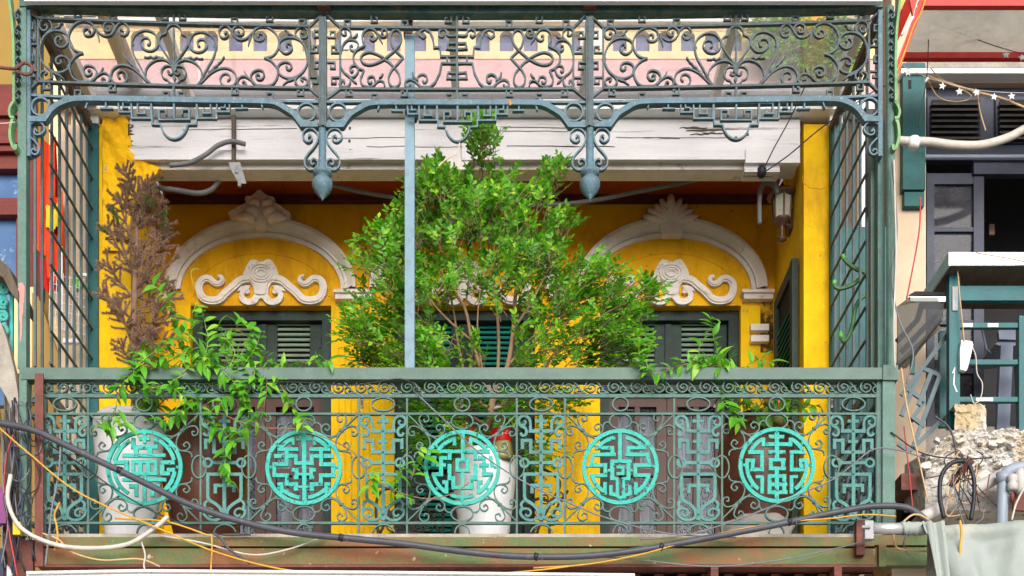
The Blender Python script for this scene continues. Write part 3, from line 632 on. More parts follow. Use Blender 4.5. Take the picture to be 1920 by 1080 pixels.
G[4] = [([(548,110),(548,480)],54),([(448,165),(642,165)],48),([(412,262),(735,262)],48),([(440,360),(657,360)],44),([(445,458),(660,458)],44),([(445,568),(662,568)],46),([(430,768),(680,768)],46),([(430,868),(682,868)],46),([(435,664),(668,664)],44),([(548,590),(548,970)],52)]+mir([
 ([(376,178),(376,290)],46),(A(378,118,150,(548,528)),48),([(185,360),(385,360)],46),([(360,340),(360,582),(235,582),(250,445)],46),([(150,465),(270,465)],44),(A(378,170,232,(548,528)),48),([(470,440),(470,590)],50),([(455,640),(455,890)],48),([(280,672),(360,672)],36),([(362,655),(362,885)],46)],548)
for i,(cu,cv) in enumerate(MED):
    ou,ov,cx,cy = ORI[i]
    ring = rp(MB().ribbon([P(cu+68.3*math.cos(6.2832*j/56),cv+67.3*math.sin(6.2832*j/56),YF-.004) for j in range(56)], 7.2*k7, .014, closed=True), 'medallion', M['turq'], label='turquoise round medallion with a geometric longevity character')
    for j,(pts,w_) in enumerate(G[i]):
        pp = [P(ou+x/6.75, ov+y_/6.75, YF-.004+.0005*((j*7) % 9-4)) for x,y_ in pts]
        y0 = pp[0].y
        for p in pp: p.y = y0
        pp = densify(pp); rp(MB().ribbon(pp, jit(pp,w_/6.75*k7,.16), .012), 'character_stroke', M['turq'], ring)
    for a in (90,40,140,0,180,-40,-140,-90):
        c_ = P(cu+62*math.cos(R(a)), cv-62*math.sin(R(a)), YF-.004)
        rp(MB().lathe(c_+Vector((0,-.006,-.008)), [(.006,0),(.009,.008),(.006,.016)], 6), 'rivet', M['turq'], ring)
    rp(ellipse(cu,758.5,14.5,13), 'oval_ring'); rp(ellipse(cu,790.5,20.5,14.5), 'oval_ring'); rp(ellipse(cu,964,20.5,14), 'oval_ring')
    rp(arc_(cu,1002,14,18,5,175,2.6), 'foot_arc')
    for s_ in (-1,1): rp(ellipse(cu+s_*103,876,13.5,21), 'oval_ring')
    # corner sprays
    for su_ in (-1,1):
        for sv_ in (-1,1):
            def q(x,yy): return (cu-su_*(-1)*(x-350)/3.376*1.0 if False else cu+su_*(350-x)/3.376, cv+sv_*(628-yy)/3.376)
            root = rp(MB().lathe(P(*q(112,395),YF)-Vector((0,0,.011)), [(.006,0),(.013,.004),(.014,.011),(.013,.018),(.006,.022)], 8), 'spray_knot')
            for pts in ([(5,290),(112,395)],[(112,395),(152,425),(196,452)],
                        [(110,392),(86,345),(80,312),(104,289),(134,300),(138,328),(116,337),(107,319)],
                        [(106,396),(70,372),(32,366),(10,388),(16,420),(42,425),(46,402),(30,402)],
                        [(114,398),(150,428),(205,428),(238,398),(232,366),(206,354),(186,372),(200,394),(216,382)],
                        [(238,396),(243,362),(262,346),(280,348)],
                        [(112,402),(140,440),(147,488),(122,520),(82,518),(62,492),(80,468),(102,484),(88,497)],
                        [(108,522),(62,532),(48,552),(50,566)]):
                rp(scroll([q(*p) for p in pts], 2.4, .011, 4), 'spray_scroll', parent=root)
# ---- side returns of the railing
for Xs, sgn in ((-2.665,1),(2.245,-1)):
    for z0, h in ((FL+.93,.05),(FL+.79,.02),(FL+.70,.012),(FL+.07,.014)):
        rp(MB().box((Xs-.012,YF+.04,z0),(Xs+.012,7.99,z0+h)), 'side_rail', M['iron_dark'])
    for i in range(7):
        y = 7.12+i*.135; rp(MB().box((Xs-.006,y-.006,FL),(Xs+.006,y+.006,FL+.92)), 'baluster', M['iron_dark'])
    for i in range(6):
        yc = 7.19+i*.135
        for z in (FL+.15,FL+.27,FL+.39,FL+.51,FL+.62):
            pts = [Vector((Xs, yc+.05*(1-j/26)*math.cos(j*.5), z+.055*(1-j/26)*math.sin(j*.5))) for j in range(22)]
            rp(MB().ribbon(pts, .007, .012, NX), 'side_scroll', M['iron_dark'])
# posts at the railing ends
rp(MB().pbox(36,690,50,1005,YF-.03,.07), 'end_post', M['post_green']); rp(MB().pbox(1655,686,1678,990,YF-.03,.07), 'end_post', M['post_green'])
rp(MB().pbox(1644,700,1653,990,YF-.01,.03), 'end_strip', M['iron_green'])
rp(MB().pbox(1656,684,1684,712,YF-.045,.09), 'corner_block', M['handrail']); 
# ================================================================== CANOPY FRAME (iron)
can = T('canopy_frame', 'blue grey wrought iron canopy frame with scrolled frieze and drop finials', 'canopy frame', (X(860,7), YF, 6.4))
def cp(mb, name, m=M['iron_blue'], parent=can, label=None, smooth=False): return mb.build(name, m, parent, smooth, label)
vt = lambda u: 54-18*((u-900)/828)**2          # inner top rail (the old frame sags in the middle)
vb = lambda u: 168.5-14*((u-870)/798)**2       # inner bottom rail
va = lambda u: 195-9*((u-870)/798)**2          # arch beam centre
vbm = lambda u: 21-12*((u-880)/820)**2         # top beam centre
def line(f, u0, u1, w_, d, y=YF, n=18): return MB().ribbon([P(u0+(u1-u0)*i/n, f(u0+(u1-u0)*i/n), y) for i in range(n+1)], w_*k7, d)
cp(line(vbm, 40, 1652, 20, .06, YF, 30), 'top_beam', M['top_beam']); cp(line(lambda u: vbm(u)-8.5, 40, 1652, 3.2, .085, YF-.005, 30), 'beam_lip', M['top_beam'])
cp(line(lambda u: vbm(u)+9, 45, 1648, 3, .05, YF+.03, 30), 'beam_lip', M['top_beam'])
# ---- traced half patterns: (s along the half bay, t between the rails)
sA = 6.35
def nA(pts, ox): 
    out = []
    for x,yy in pts:
        u_, v_ = ox+x/sA, 20+yy/sA; v_t = 35+ (u_-72)*.030; v_b = 154.5+(u_-72)*.031
        out.append(((u_-72)/254.0, (v_-v_t)/(v_b-v_t)))
    return out
HA = []   # (kind, pts)
def a(pts, w_=3.0, ox=60, sm=True, nm='scroll'): HA.append((nm, nA(pts,ox), w_, sm))
a([(335,352),(350,335),(325,308),(287,330),(280,378),(312,422),(362,437),(412,405),(436,348),(420,290),(370,250),(300,236),(222,250),(152,302),(107,390),(94,480),(107,572),(152,652),(222,712),(300,740),(372,730),(426,695),(448,640),(440,590),(405,556),(350,541),(305,560),(285,600),(310,636),(345,625),(350,602),(336,594)])
a([(675,248),(690,230),(665,205),(628,217),(615,257),(645,292),(700,292),(741,250),(740,190),(700,142),(622,119),(542,140),(475,200),(441,282),(446,370),(480,440),(530,482),(600,503)],3.0)
a([(612,502),(545,528),(482,590),(448,660),(460,740),(500,812),(560,845),(640,851),(710,842),(766,790),(770,730),(740,680),(682,656),(632,670),(613,715),(640,766),(690,771),(711,732),(686,708),(668,728)],3.0)
a([(150,182),(166,168),(186,192),(162,234),(116,226),(93,180),(106,126),(160,99),(216,126),(243,180),(232,222),(192,256),(152,306)],2.8)
a([(262,218),(318,192),(340,165),(372,140)],4.0,60,True,'leaf_spur')
a([(150,768),(175,746),(165,724),(120,735),(95,780),(125,830),(185,841),(236,802),(240,752),(202,697)],2.8)
a([(240,738),(290,760),(330,772),(360,800),(392,826)],3.8,60,True,'leaf_spur')
a([(-65,208),(-20,262),(40,294),(100,290),(145,250),(176,190),(220,142),(270,136),(315,180),(321,240),(286,285),(236,276),(215,236),(240,212),(258,236)],3.0,190)
a([(165,188),(140,150),(95,129),(46,146),(29,190),(50,234),(95,236),(106,206),(82,192)],2.8,190)
a([(765,240),(790,300),(802,365)],3.4,60,True,'leaf_spur')
a([(-115,840),(-60,790),(0,750),(50,746),(95,780),(106,830),(70,866),(20,860),(5,826),(30,806),(45,826)],2.8,190)
a([(790,775),(820,740),(850,680)],3.6,60,True,'leaf_spur')
a([(228,802),(212,800),(195,774),(206,736),(250,721),(296,750),(310,810),(280,864),(212,881),(150,856),(116,790),(136,712),(190,666),(260,651),(340,671),(420,722),(480,782),(530,836),(585,872)],3.0,190)
a([(262,512),(300,575),(325,595),(355,635),(385,655),(405,690),(450,722)],3.8,190,True,'twisted_spike')
a([(548,398),(572,398),(580,350),(545,316),(490,326),(464,376),(486,430),(540,470),(610,472),(664,430),(683,370),(660,300),(610,247),(530,226),(450,246),(390,300),(366,380),(371,460),(396,540),(440,622),(482,702),(522,782),(548,832)],3.0,190)
a([(868,645),(800,560),(740,470),(696,390),(690,332),(716,286),(768,262),(780,212),(820,166),(865,156)],3.0,190)
a([(525,770),(535,700),(576,640),(640,596),(712,581),(780,596),(836,645),(862,680)],2.8,190)
a([(512,550),(560,556),(590,545),(625,562),(660,546),(700,562),(745,566)],4.0,190,True,'twisted_spike')
a([(815,742),(800,725),(796,748),(826,766),(860,742),(862,692),(820,661),(760,666),(722,710),(722,770),(750,814),(788,830),(816,868),(865,884)],2.6,190)
HC = []
def c3(pts, w_=3.0, nm='scroll', sm=True): HC.append((nm, [(((960+x/sA)-857)/218.0, ((20+yy/sA)-53.5)/(168-53.5)) for x,yy in pts], w_, sm))
c3([(215,580),(310,530),(390,512),(462,540),(487,590),(455,640),(390,658),(310,640),(215,590),(140,530),(75,470),(25,400),(5,320),(30,250),(72,228),(115,250),(135,320),(118,410),(75,470),(0,540),(-15,552)],3.2,'knot_loop')
c3([(-15,575),(40,640),(85,685),(130,740),(158,820),(140,890),(90,918),(45,900),(20,840),(40,750),(85,690),(150,620),(215,580)],3.2,'knot_loop')
c3([(222,290),(240,270),(225,235),(190,235),(175,275),(195,315),(240,318),(290,285),(335,235),(400,228),(450,265),(470,330),(455,395),(440,420),(470,445),(525,475),(565,520),(575,590),(550,650),(510,695),(450,720)],3.0)
c3([(285,290),(300,340),(340,365),(375,345),(370,305),(345,310)],2.8)
c3([(450,720),(470,770),(490,830),(470,890),(410,912),(340,900),(295,855),(250,840),(212,862),(205,905)],3.0)
c3([(320,840),(325,805),(360,790),(398,810),(402,850),(375,872),(355,850)],2.8)
c3([(222,758),(245,790),(272,812)],3.6,'leaf_spur'); c3([(280,310),(255,350),(228,400)],3.4,'leaf_spur')
c3([(735,260),(700,222),(650,222),(610,260),(605,320),(640,360),(690,410),(720,490),(735,580),(720,680),(680,750),(620,800),(610,860),(640,910),(700,915),(745,880)],3.0)
c3([(718,268),(700,300),(668,300),(660,270),(680,260)],2.8)
c3([(640,365),(580,360),(530,385),(515,430),(540,480),(580,490),(612,465),(608,430),(580,430)],2.8)
c3([(640,795),(575,800),(530,760),(515,700),(545,665),(595,670),(615,710),(595,740),(578,720)],2.8)
c3([(720,870),(705,840),(680,845),(685,875)],2.8)
c3([(525,285),(550,320),(600,350)],3.6,'leaf_spur'); c3([(535,875),(575,845),(610,800)],3.6,'leaf_spur')
# collars and weld lumps where scrolls touch
WA = [(436,348,60),(446,655,60),(94,480,60),(742,205,60),(768,775,60),(236,800,60),(236,215,60),(105,800,190),(683,372,190),(372,395,190),(862,690,190),(555,845,190),(160,190,190),(310,880,190)]
# central stacked emblem (right half, crop at 840)
def e3(pts, w_=3.4, sm=False): HC.append(('emblem_bar', [(((840+x/sA)-857)/218.0, ((20+yy/sA)-53.5)/(168-53.5)) for x,yy in pts], w_, sm))
e3([(108,300),(215,300),(235,245),(270,222),(315,240),(322,290),(290,315),(265,295)],3.4,True)
e3([(108,392),(210,392),(225,458),(108,462)]); e3([(108,545),(300,550),(310,440),(378,445),(395,330),(430,255),(490,222),(545,250),(550,300),(510,330),(478,300)],3.4,False)
e3([(225,550),(225,610)]); e3([(108,630),(290,630),(315,750),(370,860),(430,915),(540,915)],3.4,False)
e3([(540,912),(600,850),(670,825),(720,860),(720,905),(685,910),(660,880)],3.2,True); e3([(575,840),(570,790),(520,762),(470,785),(465,835),(495,860),(515,835)],3.2,True); e3([(590,830),(625,790),(635,740)],3.4,True)
e3([(108,745),(215,740),(225,810),(108,812)])
def emit(L, u0, u1, root, y=YF):
    for nm, pts, w_, sm in L:
        pp = []
        for s_,t_ in pts:
            u_ = u0+(u1-u0)*s_; pp.append(P(u_, vt(u_)+t_*(vb(u_)-vt(u_)), y))
        cc = cr(pp,4) if sm else densify(pp,.012)
        if nm == 'knot_loop': cc = [p+Vector((0,.00022*i-.008,0)) for i,p in enumerate(cc)]
        wl = jit(cc,w_*k7)
        if nm in ('leaf_spur','twisted_spike'):
            n_ = len(cc); wl = [max(.35,(.45+.55*i/n_ if nm != 'leaf_spur' else 1-.75*abs(2*i/n_-.7)))*w_*k7*(1+(.35*math.sin(i*1.7) if nm == 'twisted_spike' else 0)) for i in range(n_)]
        cp(MB().ribbon(cc, wl, .015), nm, parent=root)
bays = []
for u0,u1,um in ((72,580,326),(638,1075,857),(1131,1629,1380)):
    fr = MB()
    fr.ribbon([P(u0+(u1-u0)*i/12, vt(u0+(u1-u0)*i/12), YF) for i in range(13)], 4*k7, .02)
    fr.ribbon([P(u0+(u1-u0)*i/12, vb(u0+(u1-u0)*i/12), YF) for i in range(13)], 4*k7, .02)
    for u_ in (u0,u1): fr.ribbon([P(u_,vt(u_)+2.1,YF),P(u_,vb(u_)-2.1,YF)], 3.4*k7, .016)
    root = cp(fr, 'frieze_panel'); bays.append(root)
    # mitre bars to the corners
    for (ua,f1,ub,f2) in ((u0,vt,u0-26,vbm),(u1,vt,u1+24,vbm),(u0,vb,u0-26,va),(u1,vb,u1+24,va)):
        s_ = 8 if f1 is vt else -7
        cp(MB().ribbon([P(ua,f1(ua),YF),P(ub,f2(ub)+s_,YF)], 3.6*k7, .016), 'corner_bar', parent=root)
    cp(MB().ribbon([P(um,vbm(um)+10,YF),P(um,vt(um)-2,YF)],4*k7,.016),'centre_bar',parent=root)
    cp(MB().ribbon([P(um,vb(um)+2,YF),P(um,va(um)-5,YF)],4*k7,.016),'centre_bar',parent=root)
    if um == 857: 
        cp(MB().ribbon([P(um,vt(um)+2,YF),P(um,vb(um)-2,YF)],4*k7,.016),'centre_bar',parent=root)
        emit(HC, um, u1, root); emit(HC, um, u0, root)
    else:
        emit(HA, u0, um, root); emit(HA, u1, um, root)
        for e_ in (u0,u1):
            for (s_,t_) in [nA([(x,y_)],ox)[0] for x,y_,ox in WA]:
                u_ = e_+(um-e_)*s_; c_ = P(u_, vt(u_)+t_*(vb(u_)-vt(u_)), YF)
                cp(MB().lathe(c_-Vector((0,0,.008)), [(.005,0),(.0095,.004),(.0095,.012),(.005,.016)], 7), 'weld_collar', parent=root)
        cp(MB().ribbon([P(um,vt(um)+8+i*6.5,YF-.001) for i in range(11)], [k7*(2.2+1.8*((i*7) % 3)/2) for i in range(11)], .014),'twisted_spike',parent=root)
        cp(MB().prism([P(um+x,vt(um)+y_,YF-.012) for x,y_ in ((-4,76),(0,70),(4,76),(5,84),(0,90),(-5,84))],(0,.02,0)),'collar',parent=root)
        cp(MB().prism([P(um+x,vt(um)+y_,YF-.012) for x,y_ in ((0,93),(3.5,99),(0,107),(-3.5,99))],(0,.02,0)),'leaf_drop',parent=root)
    # square hooks along the borders
    def hook(u_, f, up, flip):
        s_ = -1 if up else 1; fl = -1 if flip else 1; v_ = f(u_)
        pts = [(u_+fl*5,v_),(u_+fl*5,v_+s_*13),(u_-fl*6,v_+s_*13),(u_-fl*6,v_+s_*5),(u_-fl*1.5,v_+s_*5)]
        cp(MB().ribbon([P(*p,YF) for p in pts], 2.8*k7, .014), 'square_hook', parent=root)
    hw = um-u0
    for s_ in (-1,1):
        e = u0 if s_ < 0 else u1
        hook(e-s_*14, vt, True, s_ > 0); hook(e-s_*.29*hw, lambda x: vbm(x)+9, False, s_ < 0); hook(e-s_*.55*hw, vt, True, s_ < 0)
        hook(um+s_*16, lambda x: vbm(x)+9, False, s_ > 0)
        hook(e-s_*16, vb, False, s_ < 0); hook(e-s_*.29*hw, lambda x: va(x)-4, True, s_ < 0); hook(e-s_*.55*hw, vb, False, s_ > 0)
        hook(um+s_*14, lambda x: va(x)-4, True, s_ > 0)
        for j in range(4):       # beside the posts
            vv = vt(e)+14+j*((vb(e)-vt(e)-30)/3); xx = e+s_*(2 if j % 2 else 24); d_ = s_*(1 if j % 2 else -1); fl = 1 if j < 2 else -1
            pts = [(xx,vv+fl*5),(xx+d_*14,vv+fl*5),(xx+d_*14,vv-fl*6),(xx+d_*6,vv-fl*6),(xx+d_*6,vv-fl*1)]
            cp(MB().ribbon([P(*p,YF) for p in pts], 2.8*k7, .014), 'square_hook', parent=root)
# ---- arch beams with swept ends, circles, S scrolls, fret pendants
def arch(u0, u1, um):
    pts = [(u0+4,237 if u0 > 100 else 227),(u0+34,237 if u0 > 100 else 227)]
    L = 237 if u0 > 100 else 227; Rr = 237 if u1 < 1600 else 227
    left = cr([P(u0+30,L,YF),P(u0+44,L-19,YF),P(u0+60,L-30,YF),P(u0+82,va(u0+82)+2,YF),P(u0+115,va(u0+115),YF)],5)
    right = cr([P(u1-30,Rr,YF),P(u1-44,Rr-19,YF),P(u1-60,Rr-30,YF),P(u1-82,va(u1-82)+2,YF),P(u1-115,va(u1-115),YF)],5)[::-1]
    mid = [P(u0+115+(u1-u0-230)*i/14, va(u0+115+(u1-u0-230)*i/14), YF) for i in range(1,14)]
    b = cp(MB().ribbon([P(u0,L,YF)]+left+mid+right+[P(u1,Rr,YF)], 10*k7, .035), 'arch_beam', M['iron_beam'])
    for e, s_, LL in ((u0,1,L),(u1,-1,Rr)):
        cp(MB().ribbon([P(e,va(e)-1-(8 if LL < 230 else 0)*.6,YF+.002),P(e+s_*100,va(e+s_*100)-2.5,YF+.002)], 4.5*k7, .02), 'tie_bar', M['iron_beam'], b)
        cp(MB().ribbon([P(e+s_*22+16.5*math.cos(t),LL-25+16.5*math.sin(t),YF) for t in [6.2832*i/28 for i in range(28)]], 3.2*k7, .02, closed=True), 'ring', M['iron_beam'], b)
    # fret pendant
    k_ = (um-u0)/290.0 if um < 600 or um > 1100 else .9
    k_ = 1.0 if not (600 < um < 1100) else .9
    for s_ in (-1,1):
        def q(x,yy):
            uu = um-s_*(1588-x)/10.8*k_; return P(uu, va(um)+ (yy-85)/10.8, YF)
        for pts_ in ([(-205,230),(-160,105),(200,105)],[(210,105),(210,232)],[(95,235),(355,240)],[(235,105),(460,108),(474,310),(722,310),(722,118)],[(700,118),(552,118),(560,225),(652,225)],
                     [(726,200),(732,438),(1112,438),(1124,118)],[(1112,130),(850,130),(850,340),(1000,340),(982,235)],[(1590,130),(1160,130)],[(1590,465),(1282,465),(1282,268),(1420,268),(1424,372)]):
            cp(MB().ribbon([q(*p) for p in pts_], 2.8*k7, .02), 'fret_bar', M['iron_beam'], b)
        if s_ > 0: cp(MB().ribbon([q(1588,100),q(1588,465)], 3.2*k7, .02), 'fret_bar', M['iron_beam'], b)
        pa = [q(1130,118),q(1145,560),q(1305,565)]+cr([q(1318,575),q(1345,670),q(1410,770),q(1500,838),q(1588,858)],4)
        cp(MB().ribbon(pa, 2.9*k7, .02), 'pendant_loop', M['iron_beam'], b)
arch(55, 597, 327); arch(612, 1098, 858); arch(1113, 1652, 1380)
for pu in (604.5, 1106):
    m_ = MB(); m_.pbox(pu-7,30,pu+7,236,YF-.025,.05); m_.pbox(pu-3,32,pu+3,234,YF-.035,.011)
    post = cp(m_, 'drop_post', M['iron_blue'])
    z = lambda v: P(0,v,YF).z
    prof = [(5.5,374),(9,366),(15,359),(19,350),(19.5,345),(17,338),(12,333.5),(10,332),(16,330),(17.8,326),(17,322),(13,319),(8,317.5),(7.2,316),(7.2,242),(6,238)]
    base = Vector((X(pu,YF), YF, 0))
    cp(MB().lathe(base, [(.002, z(377))]+[(r*k7*(.2 if v == 374 else 1), z(v)) for r,v in prof], 20), 'drop_finial', M['iron_beam'], post, smooth=True)
    for s_ in (-1,1):
        q = lambda x,yy: P(pu-s_*(363-x)/5.4, 180+yy/5.4, YF)
        pts = [(225,432),(228,408),(254,420),(255,455),(216,475),(171,440),(171,382),(216,341),(275,346),(317,400),(314,470),(270,540),(215,602),(186,662),(196,722),(242,756),(300,742),(322,702),(310,662),(272,646),(249,676),(262,704),(284,690)]
        cp(MB().ribbon(cr([q(*p) for p in pts],4), 2.9*k7, .02), 's_scroll', M['iron_beam'], post)
# end posts of the frame
for s_, u0, pu in ((1,48,53),(-1,1656,1651)):
    m_ = MB().pbox(pu-4,18,pu+4,292,YF-.02,.04); st = cp(m_, 'end_stile', M['iron_beam'])
    q = lambda x,yy: P(48+(x-60)/6.75 if s_ > 0 else 1656-(x-60)/6.75, 160+yy/6.75, YF)
    pts = [(215,602),(197,572),(176,595),(200,636),(260,630),(305,580),(290,512),(222,476),(142,496),(96,570),(112,650),(180,716),(236,790),(230,860),(186,890),(146,870),(146,832),(180,820),(200,850)]
    cp(MB().ribbon(cr([q(*p) for p in pts],4), 2.9*k7, .02), 's_scroll', M['iron_beam'], st)
lp = cp(MB().pbox(33,14,49,690,YF-.03,.06), 'corner_post', M['post_green'], label='pale green post with pink paint spill')
cp(MB().prism([p+Vector((mn.noise(p*90)*.006,0,mn.noise(p*90+Vector((3,3,3)))*.006)) for p in cr([P(u,v,YF-.033) for u,v in ((35,535),(38,530),(43,531),(46,545),(44,570),(42,590),(41,622),(38,640),(37,600),(35,560))],6,True)],(0,.003,0)), 'paint_spill', mat('pink paint drip', (.62,.24,.24), (.52,.2,.2), 30, .6, bump=.5), lp)
cp(MB().tube([P(1670,690,YF-.02),P(1670,300,YF-.02),P(1668,15,YF-.02)], 8*k7, 10), 'corner_post', M['post_green'])
cp(MB().pbox(1633,228,1645,690,YF+.10,.05), 'inner_post', M['handrail']); cp(MB().pbox(1646,228,1659,690,YF+.03,.05), 'inner_post', M['iron_green'])
# outer scrolled brackets
for s_, ub in ((-1,33),(1,1672)):
    q = lambda x,v: P(ub+s_*x, v, YF-.05)
    b = cp(MB().ribbon(cr([q(14,-10),q(11,20),q(6.5,60),q(4.5,110),q(4.5,190),q(4,200)],4), 4.5*k7, .05), 'outer_bracket', M['bracket'])
    cp(MB().ribbon(cr([q(5,198),q(10,206),q(12,216),q(9,226),q(3,226)],4), 4.5*k7, .05), 'bracket_scroll', M['bracket'], b)
    cp(MB().ribbon(cr([q(5,226),q(10,240),q(11,262),q(6,280),q(1,284),q(0,276)],4), 5*k7, .05), 'bracket_scroll', M['bracket'], b)
    for v in range(20,190,30):
        cp(MB().ribbon(cr([q(-4,v),q(2,v+6),q(3,v+14),q(-1,v+18),q(-3,v+13),q(0,v+10)],4), 2.4*k7, .03), 'bracket_scroll', M['iron_blue'], b)
# ================================================================== CANOPY ROOF (clear sheet on white rafters)
roof = T('glass_canopy', 'clear sheet canopy roof on white rafters above the frieze', 'canopy', (0, 7.4, 7.1))
def op(mb, name, m, label=None): return mb.build(name, m, roof, False, label)
ZR = 7.085
RX = [-2.60,-1.96,-1.12,-.235,.583,1.44,2.20]
op(MB().box((X(50,6.94),6.90,P(0,12,6.94).z),(X(1650,6.94),6.93,P(0,-24,6.94).z)), 'front_fascia', M['fascia'])
for i,x in enumerate(RX): op(MB().box((x-.025,6.96,ZR),(x+.025,7.92,ZR+.07)), 'rafter', M['white'])
op(MB().box((RX[0]-.09,6.96,ZR-.03),(RX[0]-.03,7.95,ZR+.06)), 'edge_rafter', M['concrete'])
for i in range(6): op(MB().box((RX[i]-.01,6.95,ZR+.072),(RX[i+1]-.014,7.93,ZR+.077)), 'roof_sheet', M['canopyglass'])
op(MB().tube([(X(185,7.95)-.05,7.945,7.205),(X(1560,7.95)+.1,7.945,7.205)], .035, 12), 'gutter', M['conduit'])
op(MB().tube([(-2.33,6.96,ZR+.16),(-2.33,8.05,ZR+.16)], .055, 14), 'pipe', M['conduit'], 'grey round pipe lying on the sheet')
# light blue prop under the canopy
pr = T('prop_pole', 'light blue steel pole propping the canopy from the handrail', 'pole', P(768,690,7.07))
mm = MB().pbox(759,62,777,689,7.05,.05); mm.build('pole_shaft', M['pole'], pr)
MB().pbox(756.5,20,773,62,7.045,.05).build('rusty_head', M['rust'], pr); MB().pbox(777,200,781,222,7.052,.04).build('rust_plate', M['rust'], pr)
# red brown angle iron in front of the railing
o = MB().pbox(65,700,81,1062,6.925,.012).build('angle_iron', M['rust']); tag(o, 'red brown angle iron standing before the left end of the railing', 'angle iron')
# ================================================================== SIDE GRILLES
for Xs, s_, lab in ((-2.645,1,'dark green bar grille closing the left end of the balcony'),(2.238,-1,'dark green bar grille closing the right end of the balcony')):
    g = T('side_grille', lab, 'grille', (Xs,7.5,FL+.97), 'side grilles')
    z1 = 6.98; ztop = lambda y: 7.0
    ys = [7.02,7.13,7.285,7.415,7.545,7.675,7.805,7.92] if s_ > 0 else [7.245,7.38,7.52,7.66,7.80,7.92]
    for y in ys: MB().box((Xs-.007,y-.008,FL+.985),(Xs+.007,y+.008,z1)).build('grille_bar', M['iron_dark'], g)
    z = 5.08 if s_ > 0 else 5.02
    while z < 6.9:
        MB().tube([(Xs+.02*s_,7.2,z),(Xs+.02*s_,7.955,z)], .0085, 8).build('cross_bar', M['iron_dark'], g); z += .197
    MB().box((Xs-.02,6.99,z1),(Xs+.02,7.96,z1+.045)).build('top_rail', M['concrete'] if False else M['oldwood'], g)
    MB().box((Xs-.02,7.962,FL+.02),(Xs+.055*1,7.992,7.06)).build('back_post', M['teal_wood'], g)
    MB().box((Xs-.024,7.958,7.02),(Xs+.06,7.996,7.075)).build('post_cap', M['white'], g)
    if s_ < 0: MB().box((Xs-.012,7.17,5.95),(Xs+.012,7.21,6.35)).build('flat_strap', M['iron_dark'], g)
# ================================================================== POTS AND JARS
def lathe_px(u, vs, y, prof, n=32):   # prof: (radius px, v px) at depth y
    return MB().lathe(Vector((X(u,y),y,0)), [(r*y/F, P(0,v,y).z) for r,v in prof], n)
pot = T('planter_pot', 'tall white glazed pot at the left holding the leafy vine', 'pot', (X(243,7.45),7.45,FL), 'white pots')
prof = [(40,1046),(46,1000),(56,930),(63,860),(66,815),(66,800),(64,792),(58,786),(55,786),(57,800),(55,806)]
lathe_px(243,0,7.45,prof).build('pot_body', M['pot'], pot, True); lathe_px(243,0,7.45,[(54,806),(54,803)]).build('soil', M['soil'], pot)
pot2 = T('planter_pot', 'white glazed pot in the middle holding the big green shrub', 'pot', (X(908,7.42),7.42,FL), 'white pots')
prof = [(40,1050),(47,1000),(56,930),(60,880),(60,866),(57,858),(52,857),(52,868)]
lathe_px(908,0,7.42,prof).build('pot_body', M['pot'], pot2, True); lathe_px(908,0,7.42,[(51,870),(51,866)]).build('soil', M['soil'], pot2)
jl = T('ceramic_jar', 'brown glazed jar behind the left white pot holding the dead fir', 'jar', (X(385,7.6),7.6,FL), 'brown jars')
lathe_px(385,0,7.6,[(50,1034),(62,990),(76,930),(82,880),(80,840),(70,808),(60,796),(58,790),(64,784),(60,782),(54,790)]).build('jar_body', M['jar'], jl, True)
lathe_px(385,0,7.6,[(53,793),(53,790)]).build('soil', M['soil'], jl)
jr = T('ceramic_jar', 'brown glazed jar at the right end holding a young vine', 'jar', (X(1418,7.5),7.5,FL), 'brown jars')
lathe_px(1418,0,7.5,[(48,1052),(54,1000),(62,950),(72,905),(74,870),(70,835),(60,808),(52,798),(50,794),(54,790),(50,788),(46,795)]).build('jar_body', M['jar'], jr, True)
lathe_px(1418,0,7.5,[(46,797),(46,794)]).build('soil', M['soil'], jr)
st = MB(); st.strip([[Vector((X(1418,7.5),7.5,P(0,v,7.5).z))+Vector((math.cos(a_),math.sin(a_),0))*((60+r_+5*math.sin(a_*7+v))*7.5/F) for a_ in [6.2832*i/56 for i in range(57)]] for v,r_ in ((984,2),(990,8),(1005,4),(1020,6),(1050,2))])
o = st.build('plastic_wrap', M['whitewire'], None, True); tag(o, 'crumpled pale wrap round the foot of the right brown jar', 'wrap')
